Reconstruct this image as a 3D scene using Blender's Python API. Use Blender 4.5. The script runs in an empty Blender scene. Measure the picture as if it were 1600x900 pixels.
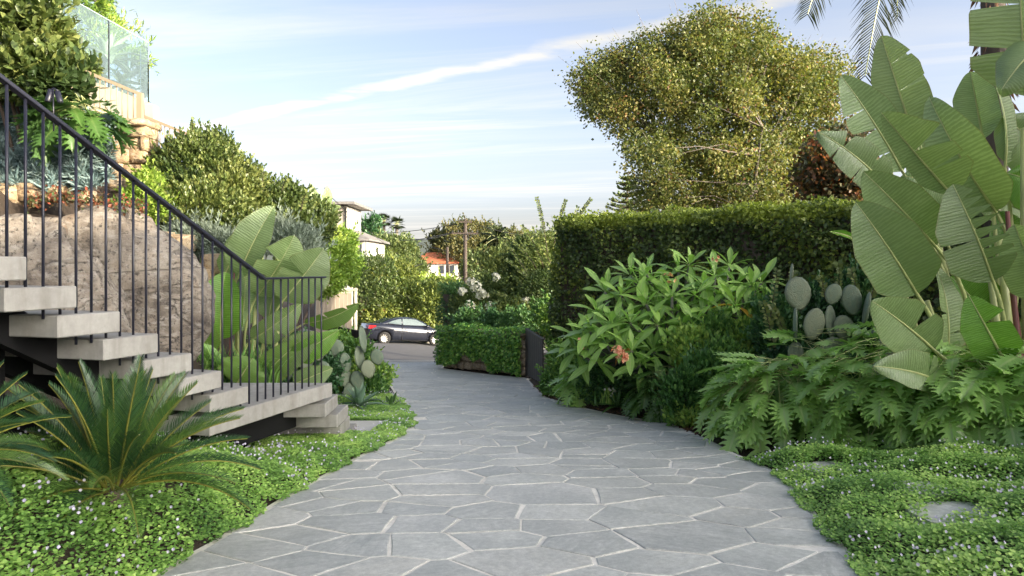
import bpy, bmesh, math, random
import numpy as np
from mathutils import Vector, Matrix, noise as mnoise
SC = bpy.context.scene
COL = SC.collection
random.seed(7); RNG = np.random.default_rng(7)
R = math.radians

# ------------------------------------------------------------------ camera
CAMZ, FPX, CX, HZ = 1.31, 1150.0, 800.0, 415.0
cam = bpy.data.cameras.new('camera'); camo = bpy.data.objects.new('camera', cam); COL.objects.link(camo)
camo.location = (0, 0, CAMZ); camo.rotation_euler = (R(90), 0, 0)
cam.sensor_width = 36.0; cam.lens = FPX / 1600 * 36.0; cam.shift_y = -(450 - HZ) / 1600.0
cam.clip_start = 0.05; cam.clip_end = 9000
SC.camera = camo

# ------------------------------------------------------------------ light
SUN_EL, SUN_AZ = R(13), R(30)            # azimuth: from +X, turned towards -Y (behind the camera)
sdir = Vector((math.cos(SUN_EL) * math.cos(SUN_AZ), -math.cos(SUN_EL) * math.sin(SUN_AZ), math.sin(SUN_EL)))
sl = bpy.data.lights.new('sun', 'SUN'); so = bpy.data.objects.new('sun', sl); COL.objects.link(so)
sl.energy = 2.1; sl.angle = R(0.5); sl.color = (1.0, 0.84, 0.62)
so.rotation_euler = sdir.to_track_quat('Z', 'Y').to_euler(); so.location = (30, -8, 20)
W = bpy.data.worlds.new('World'); SC.world = W; W.use_nodes = True
nt = W.node_tree; nt.nodes.clear()
def wn(t, **k):
    n = nt.nodes.new(t)
    for a, b in k.items(): setattr(n, a, b)
    return n
def wl(a, b): nt.links.new(a, b)
def wmath(op, a, b=None, c=None):
    n = wn('ShaderNodeMath', operation=op)
    for i, s in enumerate((a, b, c)):
        if s is None: continue
        if isinstance(s, (int, float)): n.inputs[i].default_value = s
        else: wl(s, n.inputs[i])
    return n.outputs[0]
sky = wn('ShaderNodeTexSky', sky_type='NISHITA', sun_disc=False, sun_elevation=SUN_EL,
         sun_rotation=math.atan2(sdir.x, sdir.y), altitude=50, air_density=0.6, dust_density=5.0, ozone_density=1.4)
tc = wn('ShaderNodeTexCoord'); sep = wn('ShaderNodeSeparateXYZ'); wl(tc.outputs['Generated'], sep.inputs[0])
zc = wmath('MAXIMUM', sep.outputs[2], 0.03)
u = wmath('DIVIDE', sep.outputs[0], zc); v = wmath('DIVIDE', sep.outputs[1], zc)   # position on a flat cloud layer
def cvec(su, sv, rot):
    c, s = math.cos(rot), math.sin(rot)
    a = wmath('MULTIPLY', wmath('ADD', wmath('MULTIPLY', u, c), wmath('MULTIPLY', v, s)), su)
    b = wmath('MULTIPLY', wmath('SUBTRACT', wmath('MULTIPLY', v, c), wmath('MULTIPLY', u, s)), sv)
    k = wn('ShaderNodeCombineXYZ'); wl(a, k.inputs[0]); wl(b, k.inputs[1]); return k.outputs[0]
def wnoise(vec, scale, detail, rough, dist=0.0):
    n = wn('ShaderNodeTexNoise'); wl(vec, n.inputs['Vector'])
    n.inputs['Scale'].default_value = scale; n.inputs['Detail'].default_value = detail
    n.inputs['Roughness'].default_value = rough; n.inputs['Distortion'].default_value = dist
    return n.outputs[0]
def wrange(x, a, b, lo=0.0, hi=1.0):
    n = wn('ShaderNodeMapRange', interpolation_type='SMOOTHSTEP'); wl(x, n.inputs[0])
    for i, q in zip((1, 2, 3, 4), (a, b, lo, hi)): n.inputs[i].default_value = q
    return n.outputs[0]
wisps = wrange(wnoise(cvec(0.13, 0.75, R(-14)), 1.0, 8, 0.66, 0.5), 0.44, 0.80)
sheets = wrange(wnoise(cvec(0.10, 0.28, R(-10)), 1.3, 6, 0.6, 0.3), 0.46, 0.80)
# the long streak: two points of it on the layer, turned into a distance from a line
def layer(px, py):
    z = (HZ - py) / FPX; return ((px - CX) / FPX / z, 1.0 / z)
(ax, ay), (bx, by) = layer(330, 196), layer(1000, 48)
ln = math.hypot(bx - ax, by - ay); nx, ny = -(by - ay) / ln, (bx - ax) / ln
dist = wmath('SUBTRACT', wmath('ADD', wmath('MULTIPLY', u, nx), wmath('MULTIPLY', v, ny)), ax * nx + ay * ny)
dist = wmath('ADD', dist, wmath('MULTIPLY', wmath('SUBTRACT', wnoise(cvec(0.9, 1.2, 0), 1.0, 5, 0.6), 0.5), 0.36))
streak = wmath('MULTIPLY', wrange(wmath('ABSOLUTE', dist), 0.0, 0.15, 1.0, 0.0), wrange(wnoise(cvec(1.0, 1.6, 0.2), 1.2, 6, 0.65), 0.24, 0.60))
cl = wmath('MAXIMUM', wmath('MAXIMUM', wmath('MULTIPLY', wisps, 0.8), wmath('MULTIPLY', sheets, 0.45)), wmath('MULTIPLY', streak, 1.0))
veil = wrange(sep.outputs[2], 0.0, 0.26, 0.52, 0.30)          # thin high haze, thicker towards the horizon all round
veil = wmath('MAXIMUM', veil, wrange(sep.outputs[2], 0.0, 0.13, 0.95, 0.2))
cl = wmath('MINIMUM', wmath('ADD', wmath('MULTIPLY', cl, 0.85), veil), 0.93)
mixc = wn('ShaderNodeMix', data_type='RGBA'); wl(cl, mixc.inputs[0]); wl(sky.outputs[0], mixc.inputs[6])
bw = wn('ShaderNodeRGBToBW'); wl(sky.outputs[0], bw.inputs[0])          # cloud takes the brightness of the sky it hangs in
cv = wmath('ADD', wmath('MULTIPLY', bw.outputs[0], 1.65), wrange(sep.outputs[2], 0.0, 0.16, 0.5, 0.0)); cv = wmath('ADD', cv, wrange(sep.outputs[2], 0.0, 0.07, 1.1, 0.0))   # bright haze low on the horizon
ctint = wn('ShaderNodeMix', data_type='RGBA', blend_type='MULTIPLY'); ctint.inputs[0].default_value = 1.0
cxyz = wn('ShaderNodeCombineColor'); [wl(cv, cxyz.inputs[i]) for i in range(3)]
wl(cxyz.outputs[0], ctint.inputs[6]); ctint.inputs[7].default_value = (1.0, .975, .925, 1); wl(ctint.outputs[2], mixc.inputs[7])
bg = wn('ShaderNodeBackground'); wl(mixc.outputs[2], bg.inputs[0]); bg.inputs[1].default_value = 0.10
wo = wn('ShaderNodeOutputWorld'); wl(bg.outputs[0], wo.inputs[0])
SC.view_settings.view_transform = 'Standard'; SC.view_settings.look = 'None'
SC.view_settings.exposure = 2.28; SC.view_settings.gamma = 1.0
SC.cycles.max_bounces = 6; SC.cycles.transparent_max_bounces = 8; SC.cycles.use_denoising = True
SC.cycles.sample_clamp_indirect = 6.0

# ------------------------------------------------------------------ helpers
def at(px, py, Y):
    return Vector(((px - CX) / FPX * Y, Y, CAMZ + (HZ - py) / FPX * Y))

def tag(o, label=None, cat=None, group=None, kind=None):
    if label: o['label'] = label
    if cat: o['category'] = cat
    if group: o['group'] = group
    if kind: o['kind'] = kind
    return o
def thing(name, label, cat, loc=(0, 0, 0), group=None):
    o = bpy.data.objects.new(name, None); COL.objects.link(o); o.location = loc
    o.empty_display_size = 0.1
    return tag(o, label, cat, group)
def inst(name, mesh, parent, M):
    o = bpy.data.objects.new(name, mesh); COL.objects.link(o); o.parent = parent
    o.matrix_basis = Matrix.Translation(-parent.location) @ M if parent else M
    return o
def finish(name, me, mats, parent, smooth):
    for m in (mats if isinstance(mats, (list, tuple)) else [mats]): me.materials.append(m)
    if smooth: me.polygons.foreach_set('use_smooth', [True] * len(me.polygons))
    o = bpy.data.objects.new(name, me); COL.objects.link(o)
    if parent: o.parent = parent
    return o

class MB:
    def __init__(s): s.v = []; s.f = []; s.m = []; s.uv = None
    def add(s, vs, fs, mi=0):
        b = len(s.v); s.v += [tuple(q) for q in vs]
        for f in fs: s.f.append([b + i for i in f]); s.m.append(mi)
    def box(s, c, size, rz=0.0, mi=0, M=None, taper=1.0):
        x, y, z = size[0] / 2, size[1] / 2, size[2] / 2
        vs = []
        for k, (a, b, d) in enumerate(((-1,-1,-1),(1,-1,-1),(1,1,-1),(-1,1,-1),(-1,-1,1),(1,-1,1),(1,1,1),(-1,1,1))):
            t = taper if d > 0 else 1.0
            p = Vector((a * x * t, b * y * t, d * z))
            p = (M @ p) if M is not None else Matrix.Rotation(rz, 3, 'Z') @ p
            vs.append(p + Vector(c))
        s.add(vs, [(3,2,1,0),(4,5,6,7),(0,1,5,4),(1,2,6,5),(2,3,7,6),(3,0,4,7)], mi)
    def tube(s, pts, rad, n=6, mi=0, cap=True):
        pts = [Vector(p) for p in pts]; rad = rad if isinstance(rad, (list, tuple)) else [rad] * len(pts)
        b = len(s.v); ref = None
        for i, p in enumerate(pts):
            t = (pts[min(i + 1, len(pts) - 1)] - pts[max(i - 1, 0)])
            t = t.normalized() if t.length > 1e-9 else Vector((0, 0, 1))
            if ref is None: ref = Vector((1, 0, 0)) if abs(t.x) < .8 else Vector((0, 1, 0))
            ref = (ref - t * ref.dot(t)).normalized(); q = t.cross(ref)
            for k in range(n):
                a = 2 * math.pi * k / n
                s.v.append(tuple(p + (ref * math.cos(a) + q * math.sin(a)) * rad[i]))
        for i in range(len(pts) - 1):
            for k in range(n):
                s.f.append([b + i*n + k, b + i*n + (k+1) % n, b + (i+1)*n + (k+1) % n, b + (i+1)*n + k]); s.m.append(mi)
        if cap:
            s.f.append([b + k for k in range(n)][::-1]); s.m.append(mi)
            e = b + (len(pts) - 1) * n
            s.f.append([e + k for k in range(n)]); s.m.append(mi)
    def prism(s, top, dz, mi=0):
        n = len(top); top = [Vector(p) for p in top]
        bot = [p - Vector((0, 0, dz)) for p in top]
        s.add(top + bot, [list(range(n)), list(range(2*n - 1, n - 1, -1))] + [[i, n + i, n + (i+1) % n, (i+1) % n] for i in range(n)], mi)
    def build(s, name, mats, parent=None, smooth=False, bevel=0):
        me = bpy.data.meshes.new(name)
        off = parent.location if parent else Vector((0, 0, 0))
        if parent and parent.parent: off = parent.parent.location + parent.location
        me.from_pydata([(a - off[0], b - off[1], c - off[2]) for a, b, c in s.v], [], s.f)
        me.polygons.foreach_set('material_index', s.m)
        if s.uv is not None:
            l = me.uv_layers.new(name='UVMap'); 
            for lp in me.loops: l.data[lp.index].uv = s.uv[lp.vertex_index]
        if bevel:
            bm = bmesh.new(); bm.from_mesh(me)
            bmesh.ops.bevel(bm, geom=list(bm.edges), offset=bevel, segments=1, affect='EDGES')
            bm.to_mesh(me); bm.free()
        me.update()
        return finish(name, me, mats, parent, smooth)

# ---- many leaves in one mesh
def nrmz(a): return a / np.maximum(np.linalg.norm(a, axis=-1, keepdims=True), 1e-9)
TM = {
 'leaf':  ([(0,0,0),(-.26,.48,.07),(0,1,-.04),(.26,.48,.07)], [(0,2,1),(0,3,2)]),
 'broad': ([(0,0,0),(-.40,.45,.10),(0,1,-.06),(.40,.45,.10)], [(0,2,1),(0,3,2)]),
 'narrow':([(0,0,0),(-.10,.45,.02),(0,1,-.05),(.10,.45,.02)], [(0,2,1),(0,3,2)]),
 'needle':([(-.05,0,0),(.05,0,0),(.06,.6,.03),(0,1,0),(-.06,.6,.03),(0,.5,.07)], [(0,5,4),(0,1,5),(1,2,5),(2,3,5),(3,4,5)]),
 'round': ([(0,0,0),(-.45,.16,.07),(-.50,.62,.09),(0,.92,0),(.50,.62,.09),(.45,.16,.07)], [(0,3,2,1),(0,5,4,3)]),
 'oval':  ([(0,0,0),(-.24,.28,.05),(-.25,.66,.05),(0,1,-.07),(.25,.66,.05),(.24,.28,.05)], [(0,3,2,1),(0,5,4,3)]),
 'petal': ([(0,0,0),(-.6,.2,.2),(-.35,1,.1),(0,.6,0),(.35,1,.1),(.6,.2,.2)], [(0,3,2,1),(0,5,4,3)]),
}
def cloud(name, mats, P, D, N, S, tmpl='leaf', parent=None, tint=None, kind=None, mi=None):
    T = np.array(TM[tmpl][0], float); Fs = TM[tmpl][1]; k = len(T); fn = len(Fs[0]); nf = len(Fs)
    P = np.asarray(P, float); n = len(P); D = nrmz(np.asarray(D, float)); N = np.asarray(N, float)
    X = nrmz(np.cross(D, N)); Z = np.cross(X, D); S = np.broadcast_to(np.asarray(S, float), (n,))
    V = P[:, None] + S[:, None, None] * (T[None, :, 0:1] * X[:, None] + T[None, :, 1:2] * D[:, None] + T[None, :, 2:3] * Z[:, None])
    if parent: V = V - np.array(parent.location)
    me = bpy.data.meshes.new(name)
    me.vertices.add(n * k); me.vertices.foreach_set('co', V.astype(np.float32).ravel())
    idx = (np.arange(n)[:, None, None] * k + np.array(Fs)[None]).reshape(-1)
    me.loops.add(len(idx)); me.loops.foreach_set('vertex_index', idx.astype(np.int32))
    me.polygons.add(n * nf); me.polygons.foreach_set('loop_start', (np.arange(n * nf) * fn).astype(np.int32))
    a = me.attributes.new('tint', 'FLOAT', 'FACE')
    tint = RNG.random(n) if tint is None else np.asarray(tint)
    a.data.foreach_set('value', np.repeat(tint, nf).astype(np.float32))
    if mi is not None: me.polygons.foreach_set('material_index', np.repeat(mi, nf).astype(np.int32))
    me.update(calc_edges=True)
    o = finish(name, me, mats, parent, False)
    if kind: o['kind'] = kind
    return o
def sph(n): return nrmz(RNG.normal(size=(n, 3)))

def blobs(cl, n, shell=0.16, inside=0.75):
    """points spread near the surface of a union of ellipsoids -> points, outward directions, clump number"""
    C = np.array([c[0] for c in cl], float); A = np.array([c[1] if isinstance(c[1], (tuple, list)) else (c[1],)*3 for c in cl], float)
    w = (A[:,0]*A[:,1] + A[:,1]*A[:,2] + A[:,0]*A[:,2]); w /= w.sum()
    out = []; dirs = []; ids = []
    need = n
    while need > 0:
        m = int(need * 1.7) + 20
        i = RNG.choice(len(cl), m, p=w); d = sph(m)
        r = 1 - np.abs(RNG.normal(0, shell, m)) + RNG.normal(0, .05, m)
        p = C[i] + A[i] * d * np.clip(r, .05, 1.2)[:, None]
        q = (p[:, None] - C[None]) / A[None]; inn = (np.linalg.norm(q, axis=2) < inside); inn[np.arange(m), i] = False
        keep = ~inn.any(1)
        out.append(p[keep]); dirs.append(nrmz(d / A[i])[keep]); ids.append(i[keep]); need -= keep.sum()
    return np.concatenate(out)[:n], np.concatenate(dirs)[:n], np.concatenate(ids)[:n]

def zfilter(P, zmin): return P[:, 2] > zmin

def bush(name, label, cat, base, clumps, n, size, mat, tmpl='leaf', group=None, shell=.16, up=.25, loose=.7,
         stem_mat=None, stems=5, stem_r=.02, kind=None, smul=None, tint_by_clump=.25, crown='crown', nhint=0.6, ragged=.22):
    """a shrub: stems from its base into the clumps, and a crown of separate small leaves"""
    base = Vector(base); t = thing(name, label, cat, base, group)
    P, D, I = blobs(clumps, n, shell)
    keep = P[:, 2] > gz_np(P[:, 0], P[:, 1]) + .01
    P, D, I = P[keep], D[keep], I[keep]; m = len(P)
    if ragged:                                              # loose shoots standing out of the outline
        k = RNG.integers(0, m, int(m * ragged / 9)); q = nrmz(D[k]*.8 + sph(len(k))*.5 + np.array([0,0,.5])); ln = size*RNG.uniform(1.2, 3.6, len(k)); j = np.linspace(.15, 1, 9)
        P = np.concatenate([P, (P[k][:,None] + q[:,None]*ln[:,None,None]*j[None,:,None] + RNG.normal(0, size*.12, (len(k), 9, 3))).reshape(-1,3)])
        D = np.concatenate([D, np.repeat(q, 9, 0)]); I = np.concatenate([I, np.repeat(I[k], 9)]); m = len(P)
    L = nrmz(D * .7 + sph(m) * loose + np.array([0, 0, up])); N = nrmz(D * nhint + sph(m) * .55 + np.array([0, 0, .55]))
    S = size * RNG.uniform(.65, 1.25, m)
    off = RNG.normal(0, tint_by_clump, len(clumps))
    tint = np.clip(RNG.normal(.45, .2, m) + off[I], 0, .999)
    cloud(crown, mat, P, L, N, S, tmpl, t, tint, kind='stuff')
    b = MB()
    for k in range(stems):
        c = clumps[k % len(clumps)]; r = c[1] if isinstance(c[1], (tuple, list)) else (c[1],)*3
        e = Vector(c[0]) + Vector((random.uniform(-.5,.5)*r[0], random.uniform(-.5,.5)*r[1], random.uniform(0,.5)*r[2]))
        s0 = base + Vector((random.uniform(-.12,.12), random.uniform(-.12,.12), -.05))
        mid = s0.lerp(e, .5) + Vector((random.uniform(-.08,.08), random.uniform(-.08,.08), .08)) * (e - s0).length
        b.tube([s0, s0.lerp(mid, .6), mid, e], [stem_r, stem_r*.8, stem_r*.6, stem_r*.3], 5)
    b.build('stem', stem_mat or M['bark'], t, True)
    return t
# ------------------------------------------------------------------ materials
M = {}
class NT:
    def __init__(s, name):
        s.m = bpy.data.materials.new(name); s.m.use_nodes = True; s.t = s.m.node_tree; s.t.nodes.clear()
        s.out = s.n('ShaderNodeOutputMaterial')
    def n(s, t, **k):
        q = s.t.nodes.new(t)
        for a, b in k.items(): setattr(q, a, b)
        return q
    def l(s, a, b): s.t.links.new(a, b)
    def val(s, inp, x):
        if isinstance(x, bpy.types.NodeSocket): s.l(x, inp)
        else: inp.default_value = x
    def math(s, op, a, b=0.0):
        q = s.n('ShaderNodeMath', operation=op); s.val(q.inputs[0], a); s.val(q.inputs[1], b); return q.outputs[0]
    def ramp(s, fac, stops):
        q = s.n('ShaderNodeValToRGB'); e = q.color_ramp.elements
        while len(e) < len(stops): e.new(0.5)
        for i, (p, c) in enumerate(stops): e[i].position = p; e[i].color = (*c, 1)
        s.val(q.inputs[0], fac); return q.outputs[0]
    def noise(s, scale, detail=4, rough=.55, vec=None, dist=0.0, sc=None):
        q = s.n('ShaderNodeTexNoise'); q.inputs['Scale'].default_value = scale; q.inputs['Detail'].default_value = detail
        q.inputs['Roughness'].default_value = rough; q.inputs['Distortion'].default_value = dist
        if vec is None: vec = s.coord()
        if sc:
            mp = s.n('ShaderNodeMapping'); mp.inputs['Scale'].default_value = sc; s.l(vec, mp.inputs[0]); vec = mp.outputs[0]
        s.l(vec, q.inputs['Vector']); return q.outputs[0]
    def coord(s, kind='Object'):
        if not hasattr(s, '_tc'): s._tc = s.n('ShaderNodeTexCoord')
        return s._tc.outputs[kind]
    def pos(s): return s.n('ShaderNodeNewGeometry').outputs['Position']
    def mix(s, fac, a, b, mode='MIX'):
        q = s.n('ShaderNodeMix', data_type='RGBA', blend_type=mode); s.val(q.inputs[0], fac)
        for i, x in ((6, a), (7, b)):
            if isinstance(x, tuple): q.inputs[i].default_value = (*x, 1)
            else: s.l(x, q.inputs[i])
        return q.outputs[2]
    def bsdf(s, col, rough=.6, bump=None, bstr=.3, bdist=.01, metal=0., spec=.5, trans=0., coat=0.):
        p = s.n('ShaderNodeBsdfPrincipled')
        if isinstance(col, tuple): p.inputs['Base Color'].default_value = (*col, 1)
        else: s.l(col, p.inputs['Base Color'])
        s.val(p.inputs['Roughness'], rough); p.inputs['Metallic'].default_value = metal
        p.inputs['Specular IOR Level'].default_value = spec; p.inputs['Coat Weight'].default_value = coat
        nrm = None
        if bump is not None:
            b = s.n('ShaderNodeBump'); b.inputs['Strength'].default_value = bstr; b.inputs['Distance'].default_value = bdist
            s.l(bump, b.inputs['Height']); s.l(b.outputs[0], p.inputs['Normal']); nrm = b.outputs[0]
        sh = p.outputs[0]
        if trans:
            tr = s.n('ShaderNodeBsdfTranslucent')
            if isinstance(col, tuple): tr.inputs[0].default_value = (col[0]*1.1, col[1]*1.25, col[2]*.7, 1)
            else: s.l(s.mix(1.0, col, (1.15, 1.25, .6), 'MULTIPLY'), tr.inputs[0])
            if nrm: s.l(nrm, tr.inputs['Normal'])
            mx = s.n('ShaderNodeMixShader'); mx.inputs[0].default_value = trans
            s.l(sh, mx.inputs[1]); s.l(tr.outputs[0], mx.inputs[2]); sh = mx.outputs[0]
        s.l(sh, s.out.inputs[0]); return s.m

def foliage(key, c0, c1, c2, rough=.45, trans=.28, spec=.35, extra=None, g=2.2):
    c0, c1, c2 = (tuple(min(.9, x * g) for x in c) for c in (c0, c1, c2))
    s = NT(key.replace('_', ' ')); a = s.n('ShaderNodeAttribute', attribute_name='tint')
    stops = [(0.0, c0), (.5, c1), (.93 if extra else 1.0, c2)]
    if extra: stops.append((.97, extra))
    M[key] = s.bsdf(s.ramp(a.outputs['Fac'], stops), rough, trans=trans, spec=spec)
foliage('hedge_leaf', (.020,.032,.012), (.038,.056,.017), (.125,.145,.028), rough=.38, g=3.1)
foliage('tree_leaf', (.030,.046,.014), (.078,.088,.025), (.140,.122,.036), extra=(.22,.12,.05), trans=.35)
foliage('shrub_leaf', (.020,.035,.012), (.055,.078,.023), (.120,.135,.042), rough=.35, g=2.0)
foliage('pitto_leaf', (.020,.050,.014), (.055,.105,.024), (.150,.200,.045), rough=.38, g=3.0)
foliage('dark_leaf', (.010,.026,.012), (.020,.050,.020), (.045,.085,.028), rough=.33, g=3.0)
foliage('bronze_leaf', (.020,.030,.014), (.050,.045,.022), (.140,.055,.020), extra=(.22,.07,.02))
foliage('bright_leaf', (.045,.090,.016), (.105,.160,.026), (.190,.230,.050), trans=.35)
foliage('bank_leaf', (.035,.055,.014), (.085,.105,.024), (.160,.165,.036), extra=(.15,.09,.03), trans=.3)
foliage('far_leaf', (.030,.050,.020), (.065,.085,.028), (.115,.125,.040), trans=.25)
foliage('fig_leaf', (.022,.032,.014), (.045,.052,.020), (.100,.085,.030), trans=.25)
foliage('myrtle_leaf', (.022,.040,.014), (.055,.080,.024), (.125,.140,.040), trans=.3, g=2.2)
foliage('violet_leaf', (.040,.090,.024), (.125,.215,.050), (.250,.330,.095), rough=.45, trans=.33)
foliage('violet_flower', (.48,.42,.66), (.62,.58,.76), (.80,.79,.84), trans=.3, g=1.0)
foliage('ivy_leaf', (.020,.060,.014), (.055,.120,.024), (.130,.200,.045), rough=.4, g=3.0)
foliage('chalk_leaf', (.095,.160,.165), (.180,.265,.265), (.300,.390,.375), rough=.6, trans=.1, g=1.0)
foliage('silver_leaf', (.120,.160,.130), (.200,.250,.200), (.310,.360,.290), rough=.65, trans=.2, g=1.0)
foliage('strap_leaf', (.022,.055,.015), (.050,.105,.026), (.110,.170,.045), trans=.25, g=3.0)
foliage('red_succulent', (.060,.100,.030), (.12,.075,.035), (.300,.070,.040), trans=.15, g=1.0)
foliage('white_flower', (.55,.53,.46), (.72,.70,.64), (.82,.80,.76), trans=.3, g=1.0)
foliage('palm_leaf', (.014,.022,.009), (.026,.038,.013), (.070,.076,.026), trans=.2, rough=.6, spec=.12, g=1.2)
foliage('pink_flower', (.72,.20,.14), (.85,.42,.24), (.92,.72,.45), trans=.3, g=1.0)
foliage('leaf_litter', (.050,.026,.014), (.110,.055,.028), (.200,.105,.050), trans=.05, rough=.8, g=1.0)

def simple(key, col, rough=.6, nscale=6, var=.25, bump=.15, bdist=.006, metal=0., spec=.5, sc=None, coat=0.):
    s = NT(key.replace('_', ' '))
    n1 = s.noise(nscale, 6, .6, sc=sc); n2 = s.noise(nscale * 9, 3, .6, sc=sc)
    f = s.math('ADD', s.math('MULTIPLY', n1, .7), s.math('MULTIPLY', n2, .3))
    lo = tuple(c * (1 - var) for c in col); hi = tuple(min(1, c * (1 + var)) for c in col)
    M[key] = s.bsdf(s.ramp(f, [(.3, lo), (.7, hi)]), rough, n2 if bump else None, bump, bdist, metal, spec, coat=coat)
simple('bark', (.10,.075,.055), .85, 10, .45, .6, .01, sc=(1,1,.3))
simple('pale_bark', (.17,.145,.115), .85, 8, .35, .5, .01, sc=(1,1,.3))
simple('soil', (.045,.032,.022), .95, 7, .5, .9, .02)
simple('grass_ground', (.055,.085,.022), .9, 3, .4, .8, .03)
simple('mortar', (.70,.665,.59), .9, 5, .30, .5, .004)
simple('asphalt', (.105,.105,.108), .9, 2.5, .18, .5, .004)
simple('kerb_concrete', (.36,.34,.30), .85, 3, .2, .3)
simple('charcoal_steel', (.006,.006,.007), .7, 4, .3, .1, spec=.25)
simple('pale_concrete', (.52,.50,.46), .85, 3, .12, .2)
simple('rail_paint', (.014,.015,.026), .38, 9, .25, .08, .002)
simple('gate_wood', (.022,.019,.019), .6, 6, .4, .3, sc=(1,1,.1))
simple('white_wall', (.60,.57,.50), .8, 2, .06, .1)
simple('cream_render', (.46,.42,.345), .85, 2, .08, .1)
simple('beige_wall', (.42,.38,.31), .85, 2, .1, .1)
simple('beige_metal', (.34,.26,.17), .5, 6, .1, .05)
simple('roof_grey', (.19,.18,.17), .8, 2, .25, .3, .02)
simple('fence_wood', (.35,.30,.24), .85, 4, .25, .4, .004, sc=(1,1,.12))
simple('pole_wood', (.075,.058,.046), .9, 5, .35, .5, .01, sc=(1,1,.08))
simple('pole_grey', (.36,.33,.29), .85, 5, .2, .3, sc=(1,1,.1))
simple('dark_metal', (.03,.03,.032), .5, 6, .2, .05)
simple('tyre', (.012,.012,.012), .8, 20, .2, .2)
simple('alloy', (.55,.54,.52), .3, 10, .1, .02, metal=.85)
simple('hill', (.085,.105,.080), .95, .004, .4, 0)
simple('petiole', (.40,.43,.17), .45, 8, .3, .1, sc=(1,1,.2))
simple('red_petiole', (.16,.060,.055), .45, 8, .4, .1, sc=(1,1,.2))
simple('frang_bark', (.17,.165,.145), .8, 9, .3, .3)
simple('chimney_white', (.7,.68,.64), .8, 3, .1, .1)

def mk_stone():
    s = NT('bluestone paver'); oi = s.n('ShaderNodeObjectInfo').outputs['Random']
    vr = s.n('ShaderNodeVectorRotate', rotation_type='Z_AXIS'); s.l(s.pos(), vr.inputs['Vector']); s.l(s.math('MULTIPLY', oi, 40.0), vr.inputs['Angle']); p = vr.outputs[0]   # each slab's grain runs its own way
    big = s.noise(1.7, 5, .6, vec=p); streak = s.noise(3.0, 7, .68, vec=p, sc=(1, 4.5, 1), dist=1.2); fine = s.noise(160, 3, .7, vec=p); mid = s.noise(26, 5, .7, vec=p)
    base = s.ramp(oi, [(0, (.275,.292,.280)), (.2, (.475,.462,.408)), (.42, (.345,.352,.322)), (.6, (.55,.535,.47)), (.78, (.385,.40,.372)), (.9, (.50,.49,.45)), (1, (.53,.515,.46))])
    c = s.mix(s.ramp(streak, [(.35, (0,)*3), (.72, (.75,)*3)]), base, (.57,.56,.52))
    c = s.mix(s.ramp(big, [(.42, (.55,)*3), (.62, (0,)*3)]), c, (.31,.32,.30))
    c = s.mix(.8, c, s.ramp(mid, [(.28, (.34,)*3), (.72, (.68,)*3)]), 'OVERLAY')
    c = s.mix(.6, c, s.ramp(fine, [(.2, (.32,)*3), (.8, (.70,)*3)]), 'OVERLAY')
    h = s.math('ADD', s.math('MULTIPLY', streak, .8), s.math('ADD', s.math('MULTIPLY', mid, .35), s.math('MULTIPLY', fine, .12)))
    M['stone'] = s.bsdf(c, s.ramp(mid, [(.3, (.42,)*3), (.7, (.66,)*3)]), h, .6, .006, spec=.75)
mk_stone()
def mk_concrete():
    s = NT('cast concrete'); p = s.pos()
    n = s.noise(2.2, 6, .6, vec=p); m = s.noise(22, 5, .65, vec=p); f = s.noise(190, 2, .6, vec=p); st = s.noise(4, 5, .6, vec=p, sc=(2.5, 2.5, .4))
    c = s.ramp(n, [(.3, (.25,.24,.22)), (.55, (.315,.305,.28)), (.75, (.36,.35,.325))])
    c = s.mix(s.ramp(st, [(.48, (0,)*3), (.70, (.65,)*3)]), c, (.20,.188,.165))
    c = s.mix(.45, c, s.ramp(m, [(.3, (.38,)*3), (.7, (.6,)*3)]), 'OVERLAY')
    vo = s.n('ShaderNodeTexVoronoi'); vo.inputs['Scale'].default_value = 42; s.l(p, vo.inputs['Vector'])
    pit = s.ramp(vo.outputs['Distance'], [(.05, (1,)*3), (.11, (0,)*3)])
    pk = s.math('MULTIPLY', pit, s.ramp(s.noise(9, 2, .5, vec=p), [(.56, (0,)*3), (.62, (1,)*3)]))
    c = s.mix(s.math('MULTIPLY', pk, .6), c, (.12,.11,.10))
    M['concrete'] = s.bsdf(c, .8, s.math('SUBTRACT', s.math('ADD', s.math('MULTIPLY', m, .4), s.math('MULTIPLY', f, .15)), pk), .35, .004)
mk_concrete()
def mk_rock(key, cols, sc=1.0):
    s = NT(key.replace('_', ' ')); p = s.pos()
    a = s.noise(1.1*sc, 7, .62, vec=p, dist=.6); b = s.noise(3.5*sc, 8, .7, vec=p, sc=(1, 1, 2.4)); g = s.noise(60*sc, 4, .7, vec=p); d = s.noise(11*sc, 7, .72, vec=p)
    c = s.ramp(a, [(.32, cols[0]), (.47, cols[1]), (.58, cols[2]), (.70, cols[3])])
    c = s.mix(s.ramp(b, [(.50, (0,)*3), (.66, (.8,)*3)]), c, cols[4])
    c = s.mix(s.ramp(d, [(.36, (.95,)*3), (.47, (0,)*3)]), c, cols[5])
    ck = s.math('ABSOLUTE', s.math('SUBTRACT', s.noise(.55*sc, 3, .5, vec=p, sc=(.8, .8, 2.3), dist=.4), .5)); ckm = s.ramp(ck, [(.004, (1,)*3), (.016, (0,)*3)])
    c = s.mix(s.math('MULTIPLY', ckm, .4), c, cols[5])
    c = s.mix(.5, c, s.ramp(g, [(.25, (.35,)*3), (.75, (.66,)*3)]), 'OVERLAY')
    h = s.math('ADD', s.math('SUBTRACT', b, s.math('MULTIPLY', ckm, .5)), s.math('ADD', s.math('MULTIPLY', d, .9), s.math('MULTIPLY', g, .25)))
    M[key] = s.bsdf(c, .9, h, .9, .04 / sc)
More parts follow.
